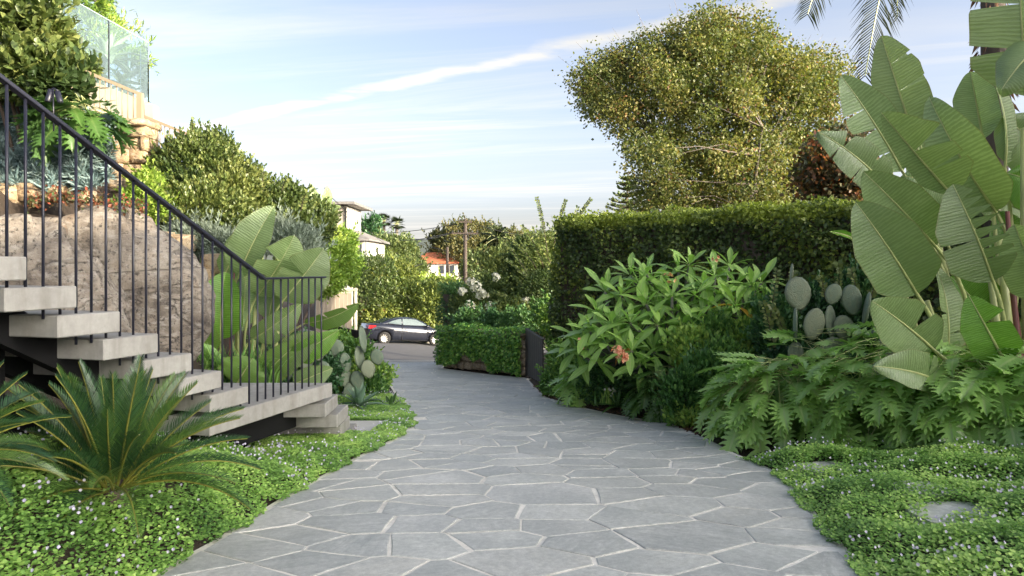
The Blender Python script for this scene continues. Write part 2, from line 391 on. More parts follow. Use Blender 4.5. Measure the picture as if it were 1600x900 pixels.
mk_rock('boulder', [(.085,.070,.056), (.19,.160,.128), (.275,.240,.195), (.215,.160,.112), (.37,.345,.305), (.035,.030,.026)], 1.7)
mk_rock('sandstone', [(.32,.22,.12), (.44,.32,.19), (.52,.41,.27), (.38,.25,.14), (.55,.47,.35), (.16,.11,.07)], 1.6)
mk_rock('wall_stone', [(.24,.18,.12), (.36,.28,.19), (.46,.37,.26), (.32,.22,.14), (.48,.42,.32), (.07,.05,.04)], 2.0)

def mk_banana(key, top, under, vein, band=34.0):
    """big paddle leaf: ribs running from the midrib to the edge, paler underside"""
    s = NT(key.replace('_', ' ')); uv = s.n('ShaderNodeUVMap'); sp = s.n('ShaderNodeSeparateXYZ'); s.l(uv.outputs[0], sp.inputs[0])
    oi = s.n('ShaderNodeObjectInfo').outputs['Random']
    nz = s.noise(5, 4, .6, vec=uv.outputs[0], sc=(1, 8, 1)); big = s.noise(2.2, 3, .5)
    t = s.math('ADD', s.math('MULTIPLY', sp.outputs[1], band), s.math('MULTIPLY', nz, 1.6))
    w = s.math('SINE', s.math('MULTIPLY', t, 6.2832)); w01 = s.math('ADD', s.math('MULTIPLY', w, .5), .5)
    w2 = s.math('SINE', s.math('MULTIPLY', t, 25.0))
    rib = s.math('POWER', w01, 3.0)
    c = s.mix(w01, tuple(x*.82 for x in top), top); c = s.mix(s.math('MULTIPLY', rib, .42), c, vein)
    c = s.mix(s.ramp(big, [(.4, (0,)*3), (.75, (.4,)*3)]), c, tuple(x * .66 for x in top))
    c = s.mix(s.ramp(oi, [(0, (.6,)*3), (.35, (0,)*3)]), c, tuple(x * .50 for x in top)); c = s.mix(s.ramp(oi, [(.6, (0,)*3), (1, (.5,)*3)]), c, (.22,.27,.11))
    edge = s.math('ABSOLUTE', s.math('SUBTRACT', sp.outputs[0], .5))
    c = s.mix(s.ramp(edge, [(.478, (0,)*3), (.5, (.6,)*3)]), c, (.22,.19,.07))
    bk = s.n('ShaderNodeNewGeometry').outputs['Backfacing']
    cu = s.mix(s.math('MULTIPLY', rib, .4), under, tuple(min(1, x * 1.45) for x in under))
    c = s.mix(bk, c, cu)
    h = s.math('ADD', w01, s.math('MULTIPLY', w2, .15))
    M[key] = s.bsdf(c, .27, h, .45, .007, trans=.26, spec=.9)
mk_banana('paddle_leaf', (.26,.375,.145), (.30,.40,.24), (.38,.49,.24))
mk_banana('pale_paddle_leaf', (.25,.37,.14), (.28,.39,.22), (.40,.52,.24))
mk_banana('fresh_paddle_leaf', (.17,.38,.045), (.23,.38,.10), (.30,.50,.12))

def mk_midrib_leaf(key, col, mid, rough=.38, trans=.25, edge=None):
    """leaf with a paler midrib and side veins, from its UV map"""
    s = NT(key.replace('_', ' ')); uv = s.n('ShaderNodeUVMap'); sp = s.n('ShaderNodeSeparateXYZ'); s.l(uv.outputs[0], sp.inputs[0])
    oi = s.n('ShaderNodeObjectInfo').outputs['Random']
    d = s.math('ABSOLUTE', s.math('SUBTRACT', sp.outputs[0], .5))
    c = s.mix(s.math('MULTIPLY', oi, .75), col, tuple(min(1, x * q) for x, q in zip(col, (1.9, 1.7, 1.5))))
    ve = s.math('SINE', s.math('MULTIPLY', s.math('SUBTRACT', sp.outputs[1], s.math('MULTIPLY', d, .5)), 100.))
    c = s.mix(s.math('MULTIPLY', s.math('POWER', s.math('ADD', s.math('MULTIPLY', ve, .5), .5), 4.), .16), c, mid)
    c = s.mix(s.ramp(d, [(.02, (.85,)*3), (.05, (0,)*3)]), c, mid)
    bk = s.n('ShaderNodeNewGeometry').outputs['Backfacing']
    c = s.mix(bk, c, tuple(min(1, x * 1.5 + .02) for x in col))
    M[key] = s.bsdf(c, rough, ve, .12, .004, trans=trans, spec=.5)
mk_midrib_leaf('frangipani_leaf', (.215,.375,.085), (.42,.52,.20))
mk_midrib_leaf('yellow_leaf', (.42,.26,.03), (.5,.4,.1))
mk_midrib_leaf('brown_leaf', (.26,.11,.025), (.3,.18,.06))
mk_midrib_leaf('lobed_leaf', (.20,.35,.10), (.34,.46,.18), rough=.29)
mk_midrib_leaf('dark_lobed_leaf', (.045,.105,.024), (.11,.18,.05), rough=.36)
mk_midrib_leaf('agave_leaf', (.095,.165,.110), (.110,.180,.120), rough=.5, trans=.08)
mk_midrib_leaf('agave_pale_leaf', (.26,.32,.21), (.30,.36,.24), rough=.5, trans=.15)
mk_midrib_leaf('bromeliad_leaf', (.050,.110,.030), (.070,.130,.035), rough=.3)
def mk_cycad():
    s = NT('cycad leaflet'); oi = s.n('ShaderNodeObjectInfo').outputs['Random']; a = s.n('ShaderNodeAttribute', attribute_name='tint').outputs['Fac']
    c = s.ramp(s.math('ADD', s.math('MULTIPLY', oi, .7), s.math('MULTIPLY', a, .3)), [(0, (.020,.054,.030)), (.45, (.038,.100,.031)), (1, (.125,.215,.036))])
    M['cycad'] = s.bsdf(c, .33, trans=.2, spec=.5)
mk_cycad()
simple('cycad_rib', (.20,.20,.035), .45, 9, .25, .1)
def mk_cactus():
    s = NT('prickly pear skin'); oi = s.n('ShaderNodeObjectInfo').outputs['Random']; p = s.coord()
    n = s.noise(7, 5, .6, vec=p); vo = s.n('ShaderNodeTexVoronoi'); vo.inputs['Scale'].default_value = 26; s.l(p, vo.inputs['Vector'])
    c = s.ramp(oi, [(0, (.115,.170,.118)), (.5, (.150,.205,.148)), (1, (.205,.235,.155))])
    c = s.mix(s.ramp(n, [(.4, (0,)*3), (.72, (.6,)*3)]), c, (.23,.24,.15))
    c = s.mix(s.ramp(vo.outputs['Distance'], [(.09, (.8,)*3), (.16, (0,)*3)]), c, (.17,.12,.06))
    M['cactus'] = s.bsdf(c, .6, s.math('ADD', vo.outputs['Distance'], s.math('MULTIPLY', n, .6)), .5, .01)
mk_cactus()
def mk_tile():
    s = NT('terracotta roof'); p = s.pos(); n = s.noise(.9, 5, .65, vec=p)
    M['roof_tile'] = s.bsdf(s.ramp(n, [(.3, (.36,.10,.045)), (.6, (.52,.17,.075)), (.8, (.58,.24,.12))]), .85)
mk_tile()
def mk_glass():
    s = NT('balustrade glass'); tr = s.n('ShaderNodeBsdfTransparent'); tr.inputs[0].default_value = (.86, .95, .95, 1)
    g = s.n('ShaderNodeBsdfGlossy'); g.inputs['Roughness'].default_value = .02
    d = s.n('ShaderNodeBsdfDiffuse'); d.inputs[0].default_value = (.55, .72, .78, 1)
    f = s.n('ShaderNodeFresnel'); f.inputs[0].default_value = 1.5
    m1 = s.n('ShaderNodeMixShader'); m1.inputs[0].default_value = .22; s.l(tr.outputs[0], m1.inputs[1]); s.l(d.outputs[0], m1.inputs[2])
    m2 = s.n('ShaderNodeMixShader'); s.l(f.outputs[0], m2.inputs[0]); s.l(m1.outputs[0], m2.inputs[1]); s.l(g.outputs[0], m2.inputs[2])
    s.l(m2.outputs[0], s.out.inputs[0]); M['glass'] = s.m
mk_glass()
def mk_car():
    s = NT('black car paint'); n = s.noise(9, 3, .5)
    M['car_paint'] = s.bsdf(s.ramp(n, [(.3, (.008,.010,.018)), (.7, (.014,.016,.026))]), .14, spec=.6, coat=1.0)
    s = NT('car window'); M['car_glass'] = s.bsdf((.07, .10, .10), .04, spec=.9)
    s = NT('tail lamp red'); M['tail_red'] = s.bsdf((.55, .02, .025), .15, spec=.6, coat=.8)
    s = NT('head lamp clear'); M['head_lamp'] = s.bsdf((.62, .63, .64), .08, spec=.8, coat=.8)
    s = NT('glass edge'); M['glass_edge'] = s.bsdf((.62, .78, .76), .2)
    s = NT('window dark'); M['window_dark'] = s.bsdf((.05, .06, .07), .1, spec=.8)
    s = NT('wire'); M['wire'] = s.bsdf((.02, .02, .022), .6)
mk_car()

# ------------------------------------------------------------------ the lie of the land
EL = [(0,-2.0),(2,-1.93),(3.76,-1.83),(4.35,-1.74),(5.46,-1.66),(6.97,-1.46),(8.1,-1.27),(9.1,-1.22),(9.9,-1.33),(10.7,-1.52),(12,-1.80),(14.9,-2.46),(19.8,-3.53),(23,-4.4)]
ER = [(0,1.35),(2,1.55),(3.76,1.80),(4.55,1.94),(6.25,2.26),(7.31,2.14),(8.32,2.10),(9.36,1.95),(10.1,1.41),(11.1,.965),(12.45,.54),(14.5,.40),(16.55,.29),(17.5,-.55),(19.8,-1.9),(23,-2.0)]
def edgeL(y): return np.interp(y, [a for a, b in EL], [b for a, b in EL])
def edgeR(y): return np.interp(y, [a for a, b in ER], [b for a, b in ER])
def sst(x, a, b):
    t = np.clip((x - a) / (b - a), 0, 1); return t * t * (3 - 2 * t)
def gz_np(X, Y):
    X = np.asarray(X, float); Y = np.asarray(Y, float)
    z = -.073 * np.minimum(Y, 40) - .045 * np.clip(X + 5.5, -14, 14) * sst(Y, 23, 29) * (1 - sst(Y, 60, 120)) - .05 * np.clip(Y - 40, 0, 160)
    xe, xr = edgeL(Y), edgeR(Y)
    # left: bed mound beside the stair, then the garden bank
    z = z + np.clip((xe - X) * .50, 0, .42) * (1 - sst(Y, 4.7, 6.6)) + np.clip((xe - X) * .2, 0, .08) * (1 - sst(Y, 7.2, 8.2) * (1 - sst(Y, 10.7, 11.3)))
    xs = np.interp(Y, [0, 5.5, 7.5, 9, 12, 22, 30], [-4.2, -4.0, -3.3, -3.15, -3.3, -5.2, -7.5])
    bank = np.clip((xs - X) * 1.05, 0, 3.6) * (1 - .75 * sst(Y, 17, 30)) * (1 - sst(Y, 34, 42))
    z = z + bank
    # right bed
    z = z + np.clip((X - xr) * .12, 0, .7) * (1 - sst(Y, 21, 25))
    # lift of the land beyond the road
    z = z + 1.6 * sst(Y, 43, 52) * (1 - sst(Y, 60, 110))
    return z
def gz(x, y): return float(gz_np(x, y))
# ------------------------------------------------------------------ ground, road, driveway
def grid_obj(name, xs, ys, zf, mat, mask=None):
    X, Y = np.meshgrid(xs, ys); Z = zf(X, Y); nx = len(xs)
    v = np.stack([X, Y, Z], -1).reshape(-1, 3)
    f = [(j*nx+i, j*nx+i+1, (j+1)*nx+i+1, (j+1)*nx+i) for j in range(len(ys)-1) for i in range(nx-1)
         if mask is None or mask((xs[i]+xs[i+1])/2, (ys[j]+ys[j+1])/2)]
    me = bpy.data.meshes.new(name); me.from_pydata(v.tolist(), [], f); me.update()
    return finish(name, me, mat, None, True)
gx = np.concatenate([[-4000,-2000,-900,-400,-200,-100,-60,-40,-30,-24,-20,-17,-14], np.arange(-12, 12.01, .25), [14,17,20,24,30,40,60,100,200,400,900,2000,4000]])
gy = np.concatenate([[-300,-100,-40,-20,-10,-5], np.arange(-2, 30.01, .25), np.arange(31, 70, 1.5), [75,85,100,130,170,220,300,450,700,1100,1800,3000,5000]])
def ground_z(X, Y):
    z = gz_np(X, Y); inside = (X > edgeL(Y) - .12) & (X < edgeR(Y) + .12) & (Y < 23)
    road = (Y > 22.6) & (Y < 41)
    return z - np.where(inside, .09, 0) - np.where(road, .06, 0)
g = tag(grid_obj('ground', gx, gy, ground_z, M['soil']), kind='structure')
rz = lambda X, Y: gz_np(X, Y) - .02
tag(grid_obj('road', np.arange(-34, 34.1, 1.), np.arange(24.0, 40.6, .75), rz, M['asphalt']), kind='structure')
b = MB()                                                     # concrete crossover between paving and road
for i in range(8):
    x0, x1 = -6.2 + i * .75, -6.2 + (i + 1) * .75
    b.add([(x0, 22.55, gz(x0, 22.55) + .004), (x1, 22.55, gz(x1, 22.55) + .004), (x1, 24.0, gz(x1, 24.0) - .012), (x0, 24.0, gz(x0, 24.0) - .012)], [(0,1,2,3)])
tag(b.build('crossover', M['kerb_concrete']), kind='structure')
b = MB()
for i in range(64):
    x0, x1 = -34 + i, -33 + i
    for (y0, y1, skip) in ((40.4, 40.7, False), (23.7, 24.0, -7.0 < x0 < -.6)):
        if skip: continue
        t = [(x0, y0, gz(x0, y0) + .11), (x1, y0, gz(x1, y0) + .11), (x1, y1, gz(x1, y1) + .11), (x0, y1, gz(x0, y1) + .11)]
        b.prism(t, .3)
tag(b.build('kerb', M['kerb_concrete']), kind='structure')

b = MB(); ys = np.arange(1.6, 22.61, .3)
for y0, y1 in zip(ys[:-1], ys[1:]):
    for k in range(6):
        def pt(y, f):
            l, r = edgeL(y) - .04, edgeR(y) + .04; x = l + (r - l) * f; return (x, y, -.073 * y - .005)
        b.add([pt(y0, k/6), pt(y0, (k+1)/6), pt(y1, (k+1)/6), pt(y1, k/6)], [(0,1,2,3)])
drive = tag(b.build('driveway', M['mortar']), kind='structure')

def clip_poly(poly, nx, ny, c):          # keep nx*x+ny*y <= c
    out = []
    for i in range(len(poly)):
        p, q = poly[i], poly[(i+1) % len(poly)]
        dp, dq = nx*p[0]+ny*p[1]-c, nx*q[0]+ny*q[1]-c
        if dp <= 0: out.append(p)
        if dp * dq < 0:
            t = dp / (dp - dq); out.append((p[0]+(q[0]-p[0])*t, p[1]+(q[1]-p[1])*t))
    return out
def area(p): return .5 * abs(sum(p[i][0]*p[(i+1)%len(p)][1]-p[(i+1)%len(p)][0]*p[i][1] for i in range(len(p))))
rs = random.Random(11)
seeds = []
tries = 0
while tries < 7000:
    tries += 1
    y = rs.uniform(1.7, 22.6); x = rs.uniform(edgeL(y) - .1, edgeR(y) + .1)
    dmin = rs.choice([.20, .29, .39, .50, .62])
    if all(math.hypot((x-a)*.72, y-b_) > .5*(dmin+d_) for a, b_, d_ in seeds): seeds.append((x, y, dmin))
cells = []
for i, (x, y, d) in enumerate(seeds):
    poly = [(x-2, y-2), (x+2, y-2), (x+2, y+2), (x-2, y+2)]
    near = sorted(range(len(seeds)), key=lambda j: (seeds[j][0]-x)**2 + (seeds[j][1]-y)**2)[1:26]
    for j in near:
        x2, y2, d2 = seeds[j]
        sx, sy = .6, 1.0                                     # cells wider across the drive than along it
        nx, ny = (x2-x)*sx, (y2-y)*sy; l = math.hypot(nx, ny)
        w = .12 * (d - d2)
        c = (nx*(x+x2)/2 + ny*(y+y2)/2) + w * l
        poly = clip_poly(poly, nx/l, ny/l, c/l)
        if not poly: break
    if not poly or len(poly) < 3: continue
    cells.append(poly)
# break some of the larger cells into angular pieces, as crazy paving is
pieces = []
for p in cells:
    if area(p) > .24 and rs.random() < .5 and min(q[1] for q in p) < 17:
        cx_, cy_ = sum(q[0] for q in p)/len(p), sum(q[1] for q in p)/len(p); a = rs.uniform(0, math.pi); o_ = rs.uniform(-.16, .16)
        n1, n2 = math.cos(a), math.sin(a); c = n1*cx_+n2*cy_+o_
        pieces += [clip_poly(p, n1, n2, c), clip_poly(p, -n1, -n2, -c)]
    else: pieces.append(p)
nst = 0; far_stones = MB()
for p in sorted(pieces, key=lambda q: min(w[1] for w in q) if q else 99):
    if len(p) < 3: continue
    cy_ = sum(q[1] for q in p)/len(p)
    for yy in (cy_ - .35, cy_, cy_ + .35):                   # trim to the drive's edges
        s = (edgeL(yy+.2)-edgeL(yy-.2))/.4; l = math.hypot(1, s); p = clip_poly(p, -1/l, s/l, (-edgeL(yy)+s*yy)/l) or p
        s = (edgeR(yy+.2)-edgeR(yy-.2))/.4; l = math.hypot(1, s); p = clip_poly(p, 1/l, -s/l, (edgeR(yy)-s*yy)/l) or p
        if len(p) < 3: break
    if len(p) < 3 or area(p) < .03: continue
    p = clip_poly(p, 0, 1, 22.5)
    if len(p) < 3: continue
    q = list(p)
    if sum(q[i][0]*q[(i+1)%len(q)][1]-q[(i+1)%len(q)][0]*q[i][1] for i in range(len(q))) < 0: q.reverse()
    full = list(q)
    for i in range(len(full)):                               # joints of uneven width
        a, b_ = full[i], full[(i+1) % len(full)]; ex, ey = b_[0]-a[0], b_[1]-a[1]; l = math.hypot(ex, ey)
        if l < 1e-4: continue
        g_ = rs.choice([.003, .005, .007, .009, .012, .018]); nx, ny = ey/l, -ex/l
        tilt = rs.uniform(-.03, .03); nx, ny = nx - ny*tilt, ny + nx*tilt
        mx, my = (a[0]+b_[0])/2, (a[1]+b_[1])/2
        q = clip_poly(q, nx, ny, nx*mx+ny*my-g_)
        if len(q) < 3: break
    if len(q) < 3 or area(q) < .02: continue
    out = []                                                 # rough edges
    for i in range(len(q)):
        a, b_ = q[i], q[(i+1) % len(q)]; l = math.hypot(b_[0]-a[0], b_[1]-a[1])
        if l < .015: continue
        out.append(a); m = int(min(3, l / .22))
        for k in range(1, m+1):
            t = k/(m+1); w = rs.uniform(-.009, .004); out.append((a[0]+(b_[0]-a[0])*t+(b_[1]-a[1])/l*w, a[1]+(b_[1]-a[1])*t-(b_[0]-a[0])/l*w))
    if len(out) < 3: continue
    cx_, cy_ = sum(w[0] for w in out)/len(out), sum(w[1] for w in out)/len(out)
    h0, tx, ty = rs.uniform(-.0015, .0025), rs.uniform(-.003, .003), rs.uniform(-.003, .003)
    zz = lambda x, y: -.073*y + h0 + tx*(x-cx_) + ty*(y-cy_)
    n = len(out); inn = []
    for x, y in out:
        l = math.hypot(x-cx_, y-cy_); s = max(0, 1 - .006/max(l, .02)); inn.append((cx_+(x-cx_)*s, cy_+(y-cy_)*s))
    b = MB()
    v = [(x, y, zz(x, y)) for x, y in inn] + [(x, y, zz(x, y)-.003) for x, y in out] + [(x, y, -.073*y-.035) for x, y in out]
    b.add(v, [list(range(n))] + [[i, n+i, n+(i+1)%n, (i+1)%n] for i in range(n)] + [[n+i, 2*n+i, 2*n+(i+1)%n, n+(i+1)%n] for i in range(n)])
    if nst < 299: b.build('stone', M['stone'], drive)
    else: far_stones.add(b.v, b.f)
    nst += 1

if far_stones.v: far_stones.build('stone', M['stone'], drive)['kind'] = 'stuff'
print('stones', nst)
# ------------------------------------------------------------------ the concrete stair
DV = Vector((.3, 1, 0)); DL = Vector((-1, .3, 0)).normalized()
ZL = CAMZ - 1.141
stair = thing('garden_stair', 'floating concrete stair with thick cantilevered treads and a black steel spine beside the drive', 'stair', (-2.4, 6.0, gz(-2.4, 6)))
def tread_top(k): return ZL + .17 * k
def tread_B(k):                                              # far outer corner of the k-th tread above the landing
    y = 5.93 - .31 * (k - 1); return Vector((-2.123 - .093 * (k - 1), y, tread_top(k)))
for k in range(1, 11):
    B_ = tread_B(k); A_ = B_ - DV * .435; z = Vector((0, 0, 0))
    b = MB(); b.prism([A_, B_, B_ + DL * 1.35, A_ + DL * 1.35], .13); b.build('tread', M['concrete'], stair, bevel=.006)
BL = Vector((-1.75, 7.17, ZL)); AL = Vector((-1.75, 7.17, ZL)) - DV * 1.68
b = MB(); b.prism([AL, BL, Vector((-3.15, 7.17, ZL)), AL + Vector((-1.25, .36, 0))], .135); b.build('landing', M['concrete'], stair, bevel=.006)
lower = [(6.98, 7.52, -1.770), (7.31, 7.85, -1.737), (7.62, 8.10, -1.775), (7.98, 8.50, -1.782)]
for i, (y0, y1, x) in enumerate(lower):
    z = ZL - .17 * (i + 1)
    b = MB(); b.prism([(x, y0, z), (x - .01, y1, z), (x - 1.2, y1, z), (x - 1.2, y0, z)], .13); b.build('tread', M['concrete'], stair, bevel=.006)
b = MB()                                                     # steel spine under the flight, the landing and the lower steps
for off in (.42, 1.0):
    top = [tread_B(10) + DL*off + Vector((0,0,-.16)), tread_B(1) + DL*off + Vector((0,0,-.19)), AL + DL*off + Vector((0,0,-.17)), BL + DL*off + Vector((0,-.1,-.17))]
    for p, q in zip(top[:-1], top[1:]):
        d = (q - p); s = DL * .05
        vs = [p - s, p + s, q + s, q - s]; dz = Vector((0, 0, -.26))
        b.add(vs + [w + dz for w in vs], [(0,1,2,3),(7,6,5,4),(0,4,5,1),(1,5,6,2),(2,6,7,3),(3,7,4,0)])
for k in range(1, 10):
    p = tread_B(k) - DV * .2 + DL * .72; b.box(p + Vector((0, 0, -.15)), (.78, .12, .035), math.atan2(DL.y, DL.x))
b.box((-2.55, 7.6, ZL - .58), (.10, 1.3, .42)); b.box((-2.9, 7.6, ZL - .58), (.08, 1.3, .42))
b.box(BL + DL*.72 + Vector((-.1, -.5, -.55)), (.14, .14, .75)); b.box(tread_B(6) + DL*.72 + Vector((0, 0, -.75)), (.14, .14, 1.2))
b.build('steel_frame', M['charcoal_steel'], stair)
b = MB(); b.prism([(-1.66, 8.42, -.59), (-1.58, 9.36, -.66), (-3.1, 9.36, -.66), (-3.1, 8.42, -.59)], .1)
tag(b.build('landing_slab', M['pale_concrete'], bevel=.006), 'flat concrete pad on the ground at the foot of the floating stair', 'paving slab')
# near-black wall added behind and beneath the flight to deepen its shade
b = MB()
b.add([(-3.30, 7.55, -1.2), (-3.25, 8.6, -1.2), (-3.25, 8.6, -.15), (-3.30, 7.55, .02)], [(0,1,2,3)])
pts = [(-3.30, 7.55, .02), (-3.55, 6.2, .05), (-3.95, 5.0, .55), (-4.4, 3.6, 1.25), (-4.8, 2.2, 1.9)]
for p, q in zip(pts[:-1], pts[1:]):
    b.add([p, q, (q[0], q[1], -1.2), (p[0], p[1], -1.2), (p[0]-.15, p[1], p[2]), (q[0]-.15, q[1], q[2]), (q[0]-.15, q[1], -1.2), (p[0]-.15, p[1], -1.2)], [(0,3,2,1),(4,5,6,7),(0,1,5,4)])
tag(b.build('under_stair_shade_wall', M['charcoal_steel']), 'near black wall added to deepen the shadow under the floating stair', 'wall')

# ------------------------------------------------------------------ railing
rail = thing('stair_railing', 'black steel balustrade with thin round bars along the edge of the floating stair', 'railing', (-2.1, 6.2, ZL))
def rail_xy(y): return (-1.85 - .3 * (7.15 - y), y)
def rail_z(y): return 1.197 if y >= 6.27 else 1.197 + .504 * (6.27 - y)
def bar(b, p, q, w, h):
    d = (q - p).normalized(); s = d.cross(Vector((0,0,1))).normalized() * (w/2); u_ = s.cross(d).normalized() * (h/2)
    vs = [p+s+u_, p-s+u_, p-s-u_, p+s-u_, q+s+u_, q-s+u_, q-s-u_, q+s-u_]
    b.add(vs, [(0,1,2,3),(7,6,5,4),(0,4,5,1),(1,5,6,2),(2,6,7,3),(3,7,4,0)])
b = MB(); pt = lambda y: Vector((*rail_xy(y), rail_z(y)))
bar(b, pt(3.0), pt(6.27), .05, .022); bar(b, pt(6.265), pt(7.20), .05, .018)
b.build('handrail', M['rail_paint'], rail, bevel=.003)
y = 7.147; bmesh_done = {}
for k in range(40):
    yy = 7.147 - .1068 * k
    if yy < 3.05: break
    x, _ = rail_xy(yy); zb = None
    if yy >= 5.62: zb = ZL
    for j in range(1, 11):
        Bk = tread_B(j); off = .07
        s1 = Bk.y - off; s0 = Bk.y - .435 - off
        if s0 - .02 <= yy <= s1 + .035 and (zb is None): zb = tread_top(j); break
    if zb is None: zb = tread_top(10)
    b = MB(); b.tube([(x, yy, zb - .02), (x, yy, rail_z(yy) - .008)], .0085, 8); b.build('baluster', M['rail_paint'], rail, True)

# ------------------------------------------------------------------ boulder
def rock(name, label, cat, loc, rad, seed, mat, sub=5, amp=.22, strata=.05, flat=None, parent=None, facet=9):
    bm = bmesh.new(); bmesh.ops.create_icosphere(bm, subdivisions=sub, radius=1.0)
    rr = random.Random(seed); planes = [(Vector((rr.gauss(0,1), rr.gauss(0,1), rr.gauss(0,.8))).normalized(), rr.uniform(.66, .93)) for _ in range(facet)]
    o3 = Vector((seed*3.1, seed*1.7, seed*.9))
    for v in bm.verts:
        p = v.co.copy()
        for n, d in planes:
            e = p.dot(n) - d
            if e > 0: p -= n * e * .9
        q = p * 1.6 + o3
        f = mnoise.fractal(q, 1.0, 2.0, 4) * amp + mnoise.noise(q * 4.2) * amp * .18
        band = math.sin((p.z * 9 + mnoise.noise(q * 1.3) * 2.5)) ; crk = -strata * max(0, band - .80) * 5
        f2 = mnoise.noise(Vector((q.x * 2.2, q.y * 2.2, q.z * .6))); crk -= strata * .8 * max(0, .10 - abs(f2)) * 9
        rg = 1 - abs(mnoise.noise(Vector((q.x*1.7, q.y*1.7, q.z*2.9)) + Vector((9.1, 3, 1)))); crk -= .10 * max(0, rg - .90) * 8 * (sub > 5)
        f += mnoise.fractal(q * 5.5, 1.0, 2.0, 3) * .012
        p = p * (1 + f + crk * .8)
        v.co = Vector((p.x * rad[0], p.y * rad[1], p.z * rad[2]))
    me = bpy.data.meshes.new(name); bm.to_mesh(me); bm.free()
    me.transform(Matrix.Translation(Vector(loc) - (parent.location if parent else Vector())))
    o = finish(name, me, M[mat], parent, True)
    return tag(o, label, cat) if label else o
rock('boulder', 'huge grey brown sandstone boulder with cracks behind the black stair railing', 'boulder', (-5.12, 7.35, .22), (1.75, 1.3, 1.64), 12, 'boulder', sub=6, amp=.10, strata=.075, facet=20)
rock('boulder', 'rounded grey rock shoulder rising behind the huge boulder under the red succulents', 'boulder', (-4.75, 8.6, .75), (1.15, .8, 1.28), 9, 'boulder', sub=5, amp=.12)

# ------------------------------------------------------------------ sandstone edging and upper wall
def block(b, c, size, rz, seed, mi=0, rough=.10, rnd=.28):
    rr = random.Random(seed); x, y, z = (q/2 for q in size); n = 3; vs = []; idx = {}
    bm = bmesh.new(); bmesh.ops.create_cube(bm, size=2.0); bmesh.ops.subdivide_edges(bm, edges=list(bm.edges), cuts=2, use_grid_fill=True)
    Mx = Matrix.Rotation(rz, 3, 'Z'); out = []
    for v in bm.verts:
        p = v.co.copy(); k = p.length
        p = p.lerp(p.normalized() * 1.28, rnd)
        nz = mnoise.noise_vector(v.co * 1.1 + Vector((seed*7.7, seed*3.3, seed))) * rough
        p += nz; out.append(Mx @ Vector((p.x*x, p.y*y, p.z*z)) + Vector(c))
    b.add(out, [[v.index for v in f.verts] for f in bm.faces], mi); bm.free()
edg = thing('stone_edging', 'row of warm sandstone blocks edging the blue chalk sticks above the boulder', 'stone edging', at(70, 305, 8.6))
for i, (px, py, w, h) in enumerate([(-30,303,46,34), (16,306,52,34), (58,302,40,28), (96,300,34,30), (126,306,26,20)]):
    p = at(px, py, 8.6 + .05*i); sc = 8.6/FPX
    b = MB(); block(b, p, (w*sc, .4, h*sc), random.uniform(-.15,.15), 20+i); b.build('stone', M['sandstone'], edg, True)
uw = thing('sandstone_wall', 'rough sandstone retaining wall with a flat coping below the beige railing', 'wall', at(205, 250, 12))
UWY = 12.0; sc = UWY / FPX; rr = random.Random(4); si = 0
for row, (py, h) in enumerate([(205, 22), (226, 21), (247, 22), (269, 22), (291, 22), (313, 22)]):
    px = 120 - rr.uniform(0, 14)
    while px < 232:
        w = rr.uniform(20, 36); w = min(w, 238 - px)
        if w < 9: break
        b = MB(); block(b, at(px + w/2, py + rr.uniform(-2, 2), UWY + rr.uniform(-.04, .04)), ((w-.6)*sc, .45, (h-.4)*sc), rr.uniform(-.03,.03), 60+si, rough=.055, rnd=.07); b.build('stone', M['sandstone'], uw, True)
        px += w; si += 1
b = MB()
for x0, x1 in ((110, 176), (177, 241)):
    p, q = at(x0, 168 + (x0-110)*.22, UWY), at(x1, 168 + (x1-110)*.22 + 1, UWY)
    block(b, (p+q)/2 + Vector((0, -.05, -.06)), ((q-p).length, .62, .10), 0, x0, rough=.04, rnd=.1)
b.build('coping', M['sandstone'], uw, True)
b = MB(); b.box(at(170, 265, UWY+.35), (1.5, .3, 1.6)); b.build('wall_core', M['soil'], uw)

# beige railing on top of it
br = thing('beige_railing', 'beige metal railing with a square post on top of the sandstone wall', 'railing', at(215, 190, 12.3))
b = MB()
r0, r1 = at(96, 96, 12.3), at(221, 148, 12.3); bar(b, r0, r1, .05, .05)
b.build('top_rail', M['beige_metal'], br)
b = MB(); p = at(219, 171, 12.3); b.box(p, (.085, .085, .54)); b.build('post', M['beige_metal'], br)
for i in range(13):
    x = 104 + i * 8.7; b = MB(); yt = 96 + (x-96)*.416; b.tube([at(x, yt, 12.3), at(x, yt + 52, 12.3)], .011, 6); b.build('baluster', M['beige_metal'], br, True)
br2 = thing('beige_railing', 'lower length of beige railing stepping down behind the round bush', 'railing', at(260, 210, 12.9))
b = MB(); bar(b, at(223, 181, 12.9), at(292, 209, 12.9), .05, .05); bar(b, at(223, 236, 12.9), at(292, 262, 12.9), .03, .03); b.build('top_rail', M['beige_metal'], br2)
for i in range(9):
    x = 228 + i * 7.4; yt = 181 + (x-223)*.406; b = MB(); b.tube([at(x, yt, 12.9), at(x, yt + 54, 12.9)], .011, 6); b.build('baluster', M['beige_metal'], br2, True)
